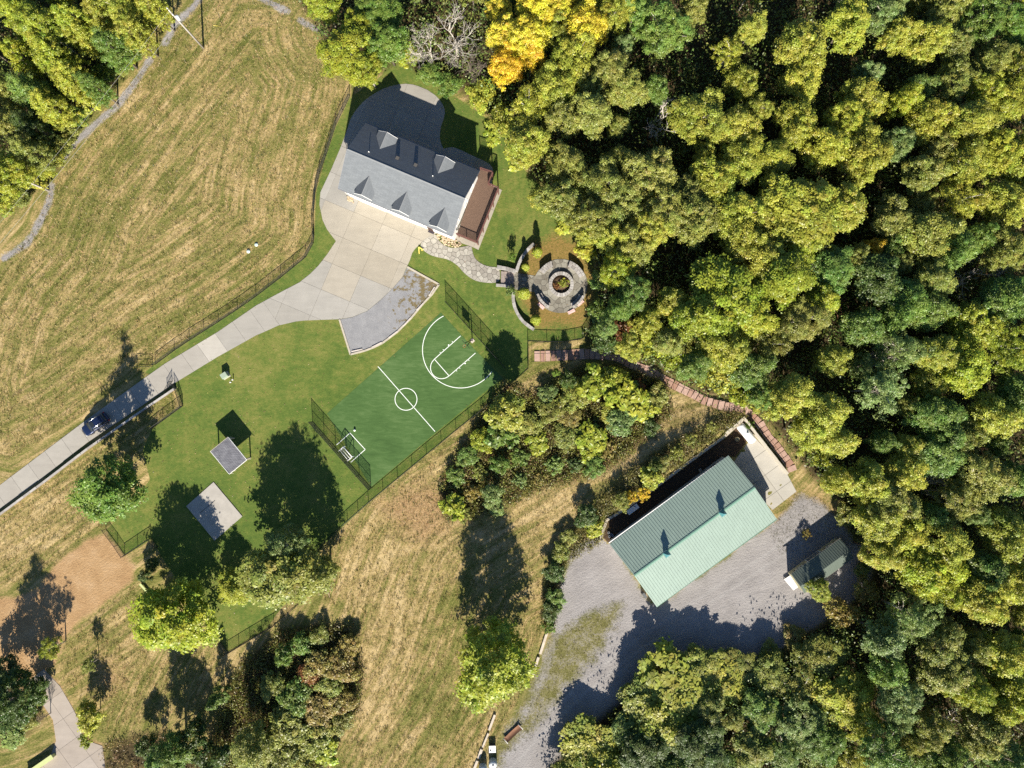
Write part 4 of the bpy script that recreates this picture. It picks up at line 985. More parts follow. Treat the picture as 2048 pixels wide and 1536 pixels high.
# ------------------------------------------------------------------ power line
POLE = plain('pole_wood_grey', (.36, .33, .30), .9, var=.25); INS = plain('insulator_white', (.72, .72, .70), .4)
b0 = W(407, 96)
def power_pole(loc, label, rz):
    r = empty('utility_pole', loc, rz); tag(r, label, 'utility pole')
    put('pole', MB().tube([(0, 0, 0), (0, 0, 11.7)], [.17, .11], 8).mesh('pole', POLE), r)
    put('cross_arm', MB().box((0, .0, 11.35), (1.5, .10, .12)).mesh('cross_arm', POLE), r)
    for x in (-.65, 0, .65): put('insulator', MB().lathe([(.07, 0), (.09, .10), (.05, .2), (.08, .28), (.02, .32)], (x, 0, 11.42 if x else 11.70), 8).mesh('insulator', INS), r)
    put('transformer', MB().lathe([(.24, 0), (.27, .05), (.27, .85), (.24, .92), (.05, .95)], (.30, .28, 9.4), 14).mesh('transformer', plain('transformer_grey', (.50, .52, .52), .5)), r)
    put('bracket', MB().box((.15, .15, 9.9), (.35, .08, .08), R_(45)).mesh('bracket', INS), r)
    return r
pl = power_pole(b0, 'grey wooden utility pole with transformer at the edge of the hay field', R_(-50))
b1 = Vector((b0.x - 42, b0.y - 50.5, 0))
gw = W(446, 53)
put('guy_wire', MB().tube([Vector((0, 0, 8.5)), Vector((gw.x - b0.x, gw.y - b0.y, 0))], .012, 4).mesh('guy_wire', IRON), pl).matrix_local = Matrix.Rotation(R_(50), 4, 'Z')
gs_ = Vector((gw.x - b0.x, gw.y - b0.y, 0))
put('guy_sleeve', MB().tube([gs_, gs_.lerp(Vector((0, 0, 8.5)), .24)], .035, 6).mesh('guy_sleeve', YEL), pl).matrix_local = Matrix.Rotation(R_(50), 4, 'Z')
WIRE = plain('wire_aluminium', (.50, .48, .44), .5, .3)
for k, (za, off, lab) in enumerate(((11.75, 0.0, 'upper overhead wire running down left above the woods edge'), (8.9, .15, 'lower overhead cable running down left above the gravel track'))):
    pts = []
    for t in np.linspace(0, 1, 16): q = b0.lerp(b1, t); pts.append((q.x + off, q.y, za - 1.1 * 4 * t * (1 - t)))
    tag(MB().tube(pts, .016 if k else .012, 4).build('overhead_wire', WIRE, None), lab, 'power line', 'overhead wires from the pole')

# ------------------------------------------------------------------ the barn
def metal_roof(name, col, rgh=.45):
    m, nt, bs = new_mat(name); p = objco(nt); n = noise(nt, .6, 4, p); n2 = noise(nt, 9, 2, p)
    n3 = noise(nt, 1.0, 4, stretch(nt, p, 2.2, .22, 1, R_(54)), .65); k = math_(nt, 'MULTIPLY_ADD', math_(nt, 'ADD', math_(nt, 'ADD', math_(nt, 'MULTIPLY', n, .4), math_(nt, 'MULTIPLY', n3, .5)), math_(nt, 'MULTIPLY', n2, .2)), .40, .78)
    nt.links.new(mixc(nt, 1.0, col, k, 'MULTIPLY'), bs.inputs['Base Color']); bs.inputs['Roughness'].default_value = rgh; bs.inputs['Metallic'].default_value = .1; bs.inputs['Specular IOR Level'].default_value = .3; return m
GREENR = metal_roof('green_metal_roof', (.235, .305, .262), .5); GREENT = plain('green_trim', (.10, .20, .15), .5, var=.1); COPPER = metal_roof('blue_green_roof', (.075, .22, .24), .45)
CREAM = plain('cream_wall', (.56, .53, .46), .6, var=.1)
nw = [W(1219, 1088, 3.4), W(1457, 911, 3.4)]; rg = [W(1268.5, 1151.5, 4.9), W(1510, 975.5, 4.9)]; se = [W(1313.5, 1214, 3.05), W(1553.5, 1038, 3.05)]
barn = empty('barn', ((rg[0].x + rg[1].x) / 2, (rg[0].y + rg[1].y) / 2, 0)); tag(barn, 'long barn with pale green ribbed metal roof and two small cupolas', 'barn')
bu = (rg[1] - rg[0]).normalized(); ban = math.atan2(bu.y, bu.x)
def slope_panels(A0, A1, B0, B1, parent, mat, n, rib=.035, nrib=3, th=.05):
    """metal roof between the upper line A and the lower line B: n sheets, each with raised ribs"""
    nn = (A1 - A0).cross(B0 - A0).normalized(); nn = nn if nn.z > 0 else -nn
    for i in range(n):
        t0, t1 = i / n, (i + 1) / n
        mb = MB(); q = [A0.lerp(A1, t0), A0.lerp(A1, t1), B0.lerp(B1, t1), B0.lerp(B1, t0)]
        mb.add(q + [x - nn * th for x in q], [(0, 1, 2, 3), (7, 6, 5, 4), (3, 2, 6, 7), (1, 0, 4, 5), (2, 1, 5, 6), (0, 3, 7, 4)])
        if (Vector(q[1]) - q[0]).cross(Vector(q[3]) - q[0]).z < 0: mb.f = [f[::-1] for f in mb.f]
        for k in range(nrib):
            t = t0 + (t1 - t0) * (k + .5) / nrib; a, b = A0.lerp(A1, t), B0.lerp(B1, t); w = (A1 - A0).normalized() * .035
            mb.add([a - w, a + w, b + w, b - w, a + nn * rib - w * .5, a + nn * rib + w * .5, b + nn * rib + w * .5, b + nn * rib - w * .5], [(4, 5, 6, 7), (0, 4, 7, 3), (1, 2, 6, 5), (3, 7, 6, 2)])
        o = mb.build('roof_sheet', mat, parent)
slope_panels(rg[0], rg[1], nw[0], nw[1], barn, GREENR, 26, .05, 2); slope_panels(rg[0], rg[1], se[0], se[1], barn, GREENR, 26, .05, 2)
mb = MB()
e = .16
for tgt in (nw, se):
    q = [rg[0], rg[1], rg[1].lerp(tgt[1], e / 5), rg[0].lerp(tgt[0], e / 5)]; q = [x + UP * .075 for x in q]
    mb.add(q, [(0, 1, 2, 3)])
mb.build('ridge_cap', plain('ridge_cap_green', (.15, .27, .21), .5), barn)
q = [nw[0].lerp(rg[0], .06), nw[1].lerp(rg[1], .06), se[1].lerp(rg[1], .06), se[0].lerp(rg[0], .06)]
f = [a + (bu if i in (0, 3) else -bu) * .35 for i, a in enumerate(q)]
r0, r1 = rg[0] + bu * .35, rg[1] - bu * .35
mb = MB()
L = lambda v, z: (v.x, v.y, z)
mb.add([L(f[0], 0), L(f[1], 0), L(f[2], 0), L(f[3], 0), L(f[0], 3.35), L(f[1], 3.35), L(f[2], 3.0), L(f[3], 3.0), L(r0, 4.78), L(r1, 4.78)], [(0, 1, 5, 4), (2, 3, 7, 6), (1, 2, 6, 9, 5), (3, 0, 4, 8, 7), (4, 5, 9, 8), (6, 7, 8, 9)])
mb.build('wall', CREAM, barn)
mb = MB(); c = (nw[0] + nw[1]) / 2; off = (nw[0] - rg[0]); off.z = 0; off.normalize()
mb.box(tuple(c + off * .07 - UP * .08), ((nw[1] - nw[0]).length, .13, .12), ban); mb.build('gutter', TRIM, barn)
mb = MB(); c = (se[0] + se[1]) / 2; mb.box(tuple(c - off * .06 - UP * .09), ((se[1] - se[0]).length, .10, .14), ban); mb.build('gutter', GREENT, barn)
for t in (.1, .32, .55, .8):
    a = f[3].lerp(f[2], t) - off * .04; MB().box((a.x, a.y, 1.4), (2.9, .08, 2.7), ban).build('sliding_door', plain('barn_door', (.22, .32, .27), .6), barn)
for t in (.15, .4, .65, .9):
    a = f[0].lerp(f[1], t) + off * .04; MB().box((a.x, a.y, 1.8), (1.1, .07, .9), ban).build('window', GLASSD, barn)
a = f[1].lerp(f[2], .5) + bu * .04; MB().box((a.x, a.y, 1.3), (.08, 3.2, 2.6), ban).build('end_door', MATS['barn_door'], barn)
for k, t in enumerate((.262, .722)):
    cpt = rg[0].lerp(rg[1], t); z = cpt.z
    cu = MB().box((cpt.x, cpt.y, z + .25), (.62, .62, .9), ban); co = cu.build('cupola', TRIM, barn)
    MB().lathe([(.66, 0), (.66, .05), (.12, .72), (.02, .80)], (0, 0, 0), 4).mesh('x', COPPER)
    rf = MB().lathe([(.68, 0), (.68, .06), (.14, .75), (.02, .82)], (0, 0, 0), 4).mesh('cupola_roof', COPPER); rf.polygons.foreach_set('use_smooth', [False] * len(rf.polygons)); rf.transform(Matrix.Translation(Vector((cpt.x, cpt.y, z + .70)) - barn.location) @ Matrix.Rotation(ban + math.pi / 4, 4, 'Z')); put('cupola_roof', rf, co)
    vn = MB().tube([(cpt.x, cpt.y, z + 1.4), (cpt.x, cpt.y, z + 2.5)], .022, 5); tp = Vector((cpt.x, cpt.y, z + 2.15)); dv = Vector((.6, .8, 0))
    vn.tube([tp - dv * .45, tp + dv * .45], .02, 5).tube([tp + Vector((-.3, .2, -.3)), tp + Vector((.3, -.2, -.3))], .015, 5).box(tuple(tp - dv * .3 + UP * .1), (.35, .02, .22), math.atan2(dv.y, dv.x))
    vn.build('weather_vane', IRON, co)
# barn yard: retaining walls, concrete pads, tank
RET = plain('retaining_wall_block', (.40, .35, .28), .9, var=.25, scale=2, fine=6, bmp=.4)
bw = WL(BANK, .8); rw = empty('retaining_wall', bw[0]); tag(rw, 'low retaining wall holding the grassy bank along the back of the barn yard', 'wall')
for i, (A, B) in enumerate(zip(bw[:-1], bw[1:])):
    d = B - A; n = max(1, round(d.length / 1.2)); an = math.atan2(d.y, d.x)
    for k in range(n):
        c = A + d * ((k + .5) / n); nrm = Vector((-d.y, d.x, 0)).normalized()
        h = max(.25, gz(c.x + nrm.x * .6, c.y + nrm.y * .6) + .10)
        MB().box((c.x, c.y, h / 2 - .1), (d.length / n - .02, .42, h + .2), an).build('block', RET, rw)
nwl = [W(1487, 834, 1.5), W(1576, 948, 1.0)]
WALLC = plain('pale_concrete_wall', (.46, .42, .35), .85, var=.14, scale=1.2)
cw = empty('concrete_wall', (nwl[0].x, nwl[0].y, 0)); tag(cw, 'pale concrete retaining wall between the red path and the barn pad', 'wall')
for k in range(4):
    A, B = nwl[0].lerp(nwl[1], k / 4), nwl[0].lerp(nwl[1], (k + 1) / 4); A.z = B.z = 0; d = B - A; c = (A + B) / 2; h = 1.55 - .15 * k
    MB().box((c.x, c.y, h / 2), (d.length - .015, .32, h), math.atan2(d.y, d.x)).build('wall_panel', WALLC, cw)
A, B = W(1484, 837, 1.0), W(1450, 866, 1.0); d = B - A; c = (A + B) / 2
MB().box((c.x, c.y, .8), (d.length, .34, 1.6), math.atan2(d.y, d.x)).build('wall_panel', WALLC, cw)
PADP = [(1466, 926), (1495, 886), (1504, 868), (1574, 947), (1593, 983), (1545, 1020), (1500, 975)]
bp_ = MB().prism([(p.x, p.y) for p in WL(PADP)], -.1, .010).build('barn_pad', JOINT); tag(bp_, kind='structure')
ai = (.8097, -.5869); bi = (.5869, .8097)
for i in range(-4, 5):
    for j in range(-4, 5):
        q = [(1530 + ai[0] * a + bi[0] * b, 950 + ai[1] * a + bi[1] * b) for a, b in ((i * 46, j * 40), (i * 46 + 46, j * 40), (i * 46 + 46, j * 40 + 40), (i * 46, j * 40 + 40))]
        c = clip_poly(PADP, q)
        if len(c) > 2: g = rnd.uniform(-.02, .02); slab(c, (.385 + g, .362 + g, .318 + g), bp_, .032, .025)
ta, tb = W(1477, 848, .8), W(1507, 884, .8); td = (tb - ta).normalized(); tl = (tb - ta).length
tank = empty('storage_tank', ((ta + tb) / 2).to_tuple()[:2] + (0,), math.atan2(td.y, td.x)); tag(tank, 'long white rounded storage tank lying between the barn and the concrete wall', 'tank')
tm = MB().lathe([(.05, -tl / 2), (.40, -tl / 2 + .04), (.62, -tl / 2 + .2), (.72, -tl / 2 + .5), (.72, tl / 2 - .5), (.62, tl / 2 - .2), (.40, tl / 2 - .04), (.05, tl / 2)], (0, 0, 0), 20).mesh('shell', GW)
tm.transform(Matrix.Translation((0, 0, .88)) @ Matrix.Rotation(math.pi / 2, 4, 'Y')); put('shell', tm, tank)
for x in (-tl * .3, tl * .3): put('foot', MB().box((x, 0, .12), (.25, 1.1, .24)).mesh('foot', MATS['pale_concrete']), tank)
put('dome', MB().lathe([(.16, 0), (.2, .1), (.16, .22), (.03, .25)], (0, 0, 1.55), 12).mesh('dome', GW), tank)
# things in the strip behind the barn
def legs_table(px, py, rz, lx, ly, h, label, name='table', mat=None):
    p = W(px, py); t = empty(name, p, rz); tag(t, label, 'table')
    put('tabletop', MB().box((0, 0, h), (lx, ly, .06)).mesh('tabletop', mat or TRIM), t)
    for s in (-1, 1):
        for r in (-1, 1): put('leg', MB().box((s * (lx / 2 - .12), r * (ly / 2 - .1), h / 2 - .015), (.06, .06, h - .03)).mesh('leg', IRON), t)
    return t
tb_ = legs_table(1264, 1017, R_(36), 2.15, .85, .72, 'white rectangular table with dark marks in the shade behind the barn')
put('stain', MB().box((.55, .18, .757), (.2, .16, .05)).mesh('stain', IRON), tb_)
p = W(1473, 878); tag(MB().lathe([(.36, 0), (.38, .3), (.36, .55), (.30, .58), (.28, .40), (.02, .38)], (p.x, p.y, 0), 16).build('planter_barrel', plain('barrel_tan', (.30, .26, .16), .8, var=.3), None), 'round tan tub standing in the dark barn yard near the tank', 'tub')
p = W(1399, 940); ch = empty('garden_chair', p, R_(30)); tag(ch, 'grey garden chair in the shade close to the barn eave', 'chair')
put('seat', MB().box((0, 0, .42), (.55, .55, .05)).mesh('seat', RIM), ch); put('backrest', MB().box((-.27, 0, .72), (.05, .55, .55)).mesh('backrest', RIM), ch)
for s in (-1, 1):
    for r in (-1, 1): put('leg', MB().box((s * .22, r * .22, .2), (.05, .05, .4)).mesh('leg', IRON), ch)
p = W(1218, 1072); jk = empty('stacked_buckets', p); tag(jk, 'grey buckets stacked at the west corner of the barn', 'buckets')
for dx, dy, h in ((0, 0, .5), (.35, .35, .4), (-.1, .6, .35), (.55, .1, .3)): put('bucket', MB().lathe([(.16, 0), (.20, h), (.17, h), (.14, .05), (.02, .05)], (dx, dy, 0), 12).mesh('bucket', plain('bucket_grey', (.35, .36, .38), .5)), jk)
for i, (a, b) in enumerate((((1221, 1080), (1242, 1062)), ((1224, 1078), (1247, 1059)), ((1228, 1080), (1243, 1067)))):
    A, B = W(*a), W(*b); mb = MB().tube([A + UP * (.08 + .07 * i), B + UP * (.08 + .07 * i)], .06, 6)
    tag(mb.build('lumber', TIMB, None), ['longest plank', 'middle plank', 'shortest plank'][i] + ' lying in the shade along the back wall of the barn', 'plank', 'planks behind the barn')
# cabinet on the lower gable end
A = W(1287, 1188); MB().box((A.x, A.y, .5), (.9, .5, 1.0), ban + math.pi / 2).build('meter_box', plain('dark_box', (.10, .105, .11), .6), barn)

# ------------------------------------------------------------------ the long narrow shed
SHN = [W(1582, 1148.4, 2.6), W(1679.6, 1077.6, 2.6)]; SHR = [W(1600.5, 1172.8, 3.5), W(1700.5, 1099.6, 3.5)]; SHS = [W(1609, 1187, 2.6), W(1707, 1116, 2.6)]
DKG = metal_roof('dark_green_roof', (.105, .130, .110), .5)
shed = empty('shed', ((SHR[0].x + SHR[1].x) / 2, (SHR[0].y + SHR[1].y) / 2, 0)); tag(shed, 'long narrow tan shed with dark green metal roof and a recessed porch', 'shed')
slope_panels(SHR[0], SHR[1], SHN[0], SHN[1], shed, DKG, 13, .04, 2); slope_panels(SHR[0], SHR[1], SHS[0], SHS[1], shed, DKG, 13, .04, 2)
su_ = (SHR[1] - SHR[0]).normalized(); sa = math.atan2(su_.y, su_.x); sn = (SHN[0] - SHR[0]); sn.z = 0; sn.normalize(); SLn = (SHR[1] - SHR[0]).length
TANW = plain('tan_siding', (.34, .315, .20), .7, var=.1)
mid = (SHR[0] + SHR[1]) / 2; mid.z = 0
def sbox(mb, a0, a1, b0, b1, z0, z1):
    q = [mid + su_ * a + sn * b for a, b in ((a0, b0), (a1, b0), (a1, b1), (a0, b1))]
    return mb.prism([(v.x, v.y) for v in q], z0, z1)
hl = SLn / 2 - .15; hw_ = 1.55
mb = MB(); sbox(mb, -hl, -1.35, -hw_, hw_, .25, 2.62); sbox(mb, 1.35, hl, -hw_, hw_, .25, 2.62); sbox(mb, -1.35, 1.35, -hw_, .15, .25, 2.62)
mb.build('wall', TANW, shed)
for s in (-1, 1):
    g = mid + su_ * (s * hl); mb = MB(); A = g + sn * hw_; B = g - sn * hw_
    mb.add([(A.x, A.y, 2.62), (B.x, B.y, 2.62), (g.x, g.y, 3.42), (A.x - s * su_.x * .1, A.y - s * su_.y * .1, 2.62), (B.x - s * su_.x * .1, B.y - s * su_.y * .1, 2.62), (g.x - s * su_.x * .1, g.y - s * su_.y * .1, 3.42)], [(0, 1, 2), (5, 4, 3), (0, 3, 4, 1), (1, 4, 5, 2), (2, 5, 3, 0)])
    mb.build('gable', TANW, shed)
mb = MB(); sbox(mb, -hl, hl, -hw_, hw_, .12, .245); mb.build('floor', TIMB, shed)
for k in range(5):
    for s in (-1, 1):
        q = mid + su_ * (-hl + .3 + k * (2 * hl - .6) / 4) + sn * (s * 1.3); MB().box((q.x, q.y, .06), (.3, .3, .12), sa).build('skid_block', RET, shed)
mb = MB()
for a in (-3.4, -2.75, 2.75, 3.4): 
    o_ = mid + su_ * a + sn * (hw_ + .02)
    fr = MB(); pn = MB()
    for s in (-1, 1):
        e = o_ + su_ * (s * .27); fr.box((e.x, e.y, 1.55), (.06, .06, .9), sa); fr.box((o_.x, o_.y, 1.55 + s * .42), (.48, .06, .06), sa)
    pn.box((o_.x, o_.y, 1.55), (.48, .02, .78), sa)
    w_ = fr.build('window', TRIM, shed); o2 = put('pane', pn.mesh('pane', GLASSD, shed.location), w_)
for a in (-4.0, -2.15, 2.15, 4.0):
    e = mid + su_ * a + sn * (hw_ + .025); MB().box((e.x, e.y, 1.55), (.32, .05, .9), sa).build('shutter', IRON, shed)
for a in (-1.3, 1.3):
    e = mid + su_ * a + sn * (hw_ - .05); MB().box((e.x, e.y, 1.4), (.1, .1, 2.3), sa).build('porch_post', TRIM, shed)
e = mid + sn * .19; MB().box((e.x, e.y, 1.25), (.9, .07, 1.95), sa).build('door', plain('shed_door', (.10, .12, .10), .6), shed)
for i, tgt in enumerate((SHN, SHS)):
    c = (tgt[0] + tgt[1]) / 2; MB().box((c.x, c.y, c.z - .09), (SLn, .05, .14), sa).build('fascia', TIMB, shed)
RAMP = [W(1568.3, 1158.7, .4), W(1581, 1150.4, .4), W(1596.6, 1173.8, .4), W(1586.9, 1180.6, .4)]
rp = empty('loading_platform', ((RAMP[0].x + RAMP[2].x) / 2, (RAMP[0].y + RAMP[2].y) / 2, 0)); tag(rp, 'white low platform standing against the lower left end of the shed', 'platform')
MB().prism([(v.x, v.y) for v in RAMP], .33, .42).build('deck', TRIM, rp)
for v in RAMP: q = v.lerp(rp.location + UP * .4, .1); MB().box((q.x, q.y, .165), (.1, .1, .33), sa).build('leg', TIMB, rp)

# ------------------------------------------------------------------ red slab path with hand rails
PATHC = [(1064, 713), (1090, 712.5), (1124, 711), (1165, 708), (1200, 709), (1239, 716), (1262, 729), (1299, 742), (1330, 760), (1360, 776), (1389, 790), (1408, 801), (1434, 809), (1452, 813), (1473, 815), (1488, 819), (1501, 830), (1521, 850), (1528, 861), (1538, 876), (1551, 890), (1562, 905), (1573, 921), (1581, 931), (1584, 940)]
REDP = plain('red_paver', (.42, .245, .19), .85, var=.25, scale=2, fine=10, use_obj=True)
PATHBED = plain('path_bed', (.20, .135, .085), .95, var=.3)
pw = [Vector(((a - 1024) / PPM, (768 - b) / PPM, 0)) for a, b in PATHC]
cum = [0]
for a, b in zip(pw[:-1], pw[1:]): cum.append(cum[-1] + (b - a).length)
def at_len(s):
    for i in range(len(pw) - 1):
        if s <= cum[i + 1]: t = (s - cum[i]) / (cum[i + 1] - cum[i]); return pw[i].lerp(pw[i + 1], t), (pw[i + 1] - pw[i]).normalized()
    return pw[-1], (pw[-1] - pw[-2]).normalized()
path = empty('red_slab_path', pw[0]); tag(path, kind='structure')
s = .35; k = 0
while s < cum[-1] - .3:
    ln = rnd.uniform(.75, 1.05); c, d = at_len(s + ln / 2); z = gz(c.x, c.y); an = math.atan2(d.y, d.x)
    g = rnd.uniform(-.05, .06); wd = 1.42 if s > 12 else 1.75
    MB().box((c.x, c.y, z + .05), (ln - .10, wd + rnd.uniform(-.12, .08), .12), an + rnd.uniform(-.04, .04)).build('slab', REDP, path, color=(.36 + g, .225 + g, .175 + g))
    s += ln; k += 1
for sd_, lab in ((1, 'thin dark handrail on the upper side of the red slab path'), (-1, 'thin dark handrail on the lower side of the red slab path')):
    root = empty('path_handrail', pw[0]); tag(root, lab, 'handrail', 'handrails beside the red path')
    pts = []; pst = MB().tube([(0, 0, 0), (0, 0, .95)], .022, 5).mesh('post', IRON)
    n = int(cum[-1] / 1.9)
    for i in range(n + 1):
        c, d = at_len(min(cum[-1] - .01, i * cum[-1] / n)); q = c + Vector((-d.y, d.x, 0)) * (sd_ * .86); q.z = gz(q.x, q.y); pts.append(q + UP * .95)
        o = put('post', pst, root); o.location = q - root.location
    MB().tube(pts, .022, 5).build('hand_rail', IRON, root)

# ------------------------------------------------------------------ odds and ends at the bottom of the picture
for i, (a, b, w, lab) in enumerate((((1094, 1264.5), (1080, 1308), .42, 'upper grey landscape timber at the yard edge right of the lime tree'), ((1077, 1313), (1066, 1349), .42, 'pale landscape timber at the yard edge just right of the lime tree'), ((990, 1428), (978, 1460), .38, 'pale timber edging just below the lime tree'), ((977, 1465), (965, 1494), .30, 'thin tan timber edging between the lime tree and the white crate'), ((963.5, 1497), (957, 1516), .48, 'thick pale timber left of the white crate'), ((955, 1520), (947, 1540), .42, 'lowest pale timber at the bottom edge by the grey tanks'))):
    A, B = W(*a), W(*b); d = B - A; c = (A + B) / 2
    t = MB().box((0, 0, .13), (d.length - .05, w, .26), 0, .97).build('landscape_timber', plain('timber_bleached', (.50, .43, .35), .85, var=.3, scale=1.5), None, (0, 0, 0)); t.location = (c.x, c.y, 0); t.rotation_euler = (0, 0, math.atan2(d.y, d.x)); tag(t, lab, 'timber', 'landscape timbers edging the yard')
p = W(985, 1494); cr = empty('pallet_crate', p, R_(2)); tag(cr, 'square white slatted crate on the grass near the bottom edge', 'crate')
put('base', MB().box((0, 0, .35), (1.06, 1.16, .7)).mesh('base', plain('crate_dark', (.04, .04, .045), .8)), cr)
for y, w in ((-.43, .28), (-.10, .26), (.22, .26), (.47, .18)): put('slat', MB().box((0, y, .735), (1.12, w, .06)).mesh('slat', GW), cr)
put('handle', MB().box((-.3, -.2, .80), (.22, .16, .06)).mesh('handle', BLACKP), cr)
TANKG = plain('tank_grey', (.36, .42, .44), .5, var=.1)
for (px, py, h, lab) in ((986, 1522, 1.3, 'grey cylindrical tank with white top right beside the bottom edge crate'), (966, 1533, 1.25, 'grey cylindrical tank cut by the bottom edge, left of its twin')):
    p = W(px, py); t = empty('water_tank', p); tag(t, lab, 'tank', 'grey cylindrical tanks at the bottom edge')
    put('shell', MB().lathe([(.66, 0), (.68, .1), (.68, h - .1), (.62, h)], (0, 0, 0), 24).mesh('shell', TANKG), t)
    put('lid', MB().lathe([(.61, 0), (.58, .08), (.1, .14), (.02, .14)], (0, 0, h), 24).mesh('lid', GW), t)
    put('cap', MB().lathe([(.16, 0), (.16, .08), (.02, .1)], (.05, 0, h + .12), 12).mesh('cap', RIM), t)
A, B = W(1011, 1481, .3), W(1041, 1453, .3); d = (B - A); d.z = 0; nn = Vector((-d.y, d.x, 0)).normalized()
tp = empty('brown_tarp', ((A.x + B.x) / 2, (A.y + B.y) / 2, 0)); tag(tp, 'rust brown tarp sagging between two white poles on the gravel', 'tarp')
vs_, fs = [], []
for i in range(9):
    for j in range(5):
        t, w = i / 8, j / 4 - .5; q = A + d * t + nn * (w * .95); vs_.append((q.x, q.y, .42 - .28 * math.sin(math.pi * t) * .5 - .22 * (1 - (2 * w) ** 2) + rnd.uniform(-.02, .02)))
for i in range(8):
    for j in range(4): fs.append((i * 5 + j, (i + 1) * 5 + j, (i + 1) * 5 + j + 1, i * 5 + j + 1))
mb = MB().add(vs_, fs, True).add([(x, y, z - .02) for x, y, z in vs_], [f_[::-1] for f_ in fs], True)
mb.build('sheet', plain('rust_tarp', (.17, .085, .05), .9, var=.3, scale=3), tp)
for q in (A, B): MB().tube([q + nn * .6 + UP * .12, q - nn * .6 + UP * .12], .035, 6).build('pole', GW, tp)
PALEG = plain('pale_green_paint', (.46, .50, .22), .6, var=.12)
A, B = W(282, 1167), W(304, 1191); d = B - A; c = (A + B) / 2
bb_ = empty('balance_beam', c, math.atan2(d.y, d.x)); tag(bb_, 'pale yellow green wooden beam lying beside the brown dirt lot', 'beam')
put('beam', MB().box((0, 0, .30), (d.length, .36, .12)).mesh('beam', PALEG), bb_)
for x in (-.9, .9): put('foot', MB().box((x * d.length / 2.3, 0, .12), (.16, .3, .24)).mesh('foot', PALEG), bb_)
A, B = W(104, 1513.5, .9), W(50, 1551, .9); d = B - A; c = (A + B) / 2
gw_ = empty('porch_wall', (c.x, c.y, 0), math.atan2(d.y, d.x)); tag(gw_, 'pale green painted low wall cut by the bottom left edge', 'wall')
put('panel', MB().box((0, 0, .42), (d.length, .5, .84)).mesh('panel', PALEG), gw_); put('coping', MB().box((0, 0, .88), (d.length + .1, .75, .08)).mesh('coping', PALEG), gw_)
lp = [(p.x, p.y) for p in WL([(88, 1338), (120, 1372), (145, 1415), (158, 1440), (166, 1478), (205, 1492), (214, 1560), (55, 1560), (98, 1520), (112, 1482), (106, 1440), (83, 1405), (56, 1362)])]
lowd = MB().prism(lp, -.1, .010).build('lower_driveway', JOINT); tag(lowd, kind='structure')
LPX = [(88, 1338), (120, 1372), (145, 1415), (158, 1440), (166, 1478), (205, 1492), (214, 1560), (55, 1560), (98, 1520), (112, 1482), (106, 1440), (83, 1405), (56, 1362)]
for i in range(-2, 6):
    for j in range(-3, 5):
        q = [(100 + .58 * a - .81 * b, 1400 + .81 * a + .58 * b) for a, b in ((i * 46, j * 44), (i * 46 + 46, j * 44), (i * 46 + 46, j * 44 + 44), (i * 46, j * 44 + 44))]
        c = clip_poly(LPX, q)
        if len(c) > 2: g = rnd.uniform(-.025, .025); slab(c, (.33 + g, .285 + g, .245 + g), lowd, .028, .02)
db = empty('dead_branches', W(648, 1172)); tag(db, 'small pile of pale dead branches on the dry grass below the tree', 'branches')
for k in range(9):
    a = W(640 + rnd.uniform(-6, 14), 1160 + rnd.uniform(-10, 14)); t = rnd.uniform(.6, 1.4); L_ = rnd.uniform(1.2, 2.8)
    MB().tube([a + UP * .12, a + Vector((math.cos(t) * L_ * .5, -math.sin(t) * L_ * .5, .3)), a + Vector((math.cos(t + .2) * L_, -math.sin(t + .2) * L_, .12))], [.07, .05, .025], 5).build('branch', plain('dead_wood', (.42, .30, .24), .9, var=.2), db)
# ------------------------------------------------------------------ vegetation
def leaf_mat():
    m = bpy.data.materials.new('leaves'); m.use_nodes = True; nt = m.node_tree; nt.nodes.clear()
    out = nt.nodes.new('ShaderNodeOutputMaterial')
    oc = nt.nodes.new('ShaderNodeObjectInfo').outputs['Color']
    t = attr(nt, 'tint')
    c = mixc(nt, 1.0, oc, math_(nt, 'MULTIPLY', t, 1.0), 'MULTIPLY')
    hs = nt.nodes.new('ShaderNodeHueSaturation'); nt.links.new(c, hs.inputs['Color'])
    nt.links.new(math_(nt, 'MULTIPLY_ADD', attr(nt, 'hue'), 1.0, 0.5), hs.inputs['Hue'])
    c = hs.outputs[0]
    d = nt.nodes.new('ShaderNodeBsdfDiffuse'); nt.links.new(c, d.inputs['Color'])
    tr = nt.nodes.new('ShaderNodeBsdfTranslucent'); nt.links.new(mixc(nt, 1.0, c, (1.0, 1.0, .55), 'MULTIPLY'), tr.inputs['Color'])
    mx = nt.nodes.new('ShaderNodeMixShader'); mx.inputs[0].default_value = .34; nt.links.new(d.outputs[0], mx.inputs[1]); nt.links.new(tr.outputs[0], mx.inputs[2])
    gl = nt.nodes.new('ShaderNodeBsdfGlossy'); gl.inputs['Roughness'].default_value = .45; gl.inputs['Color'].default_value = (1, 1, 1, 1)
    m2 = nt.nodes.new('ShaderNodeMixShader'); m2.inputs[0].default_value = .025; nt.links.new(mx.outputs[0], m2.inputs[1]); nt.links.new(gl.outputs[0], m2.inputs[2])
    nt.links.new(m2.outputs[0], out.inputs[0]); return m
LEAF = leaf_mat()
BARK = plain('bark', (.17, .14, .11), .95, var=.3, scale=4)
PALEBARK = plain('pale_bark', (.42, .38, .33), .9, var=.25, scale=4)
def unit(n):
    v = rng.normal(size=(n, 3)); return v / np.linalg.norm(v, axis=1, keepdims=True)
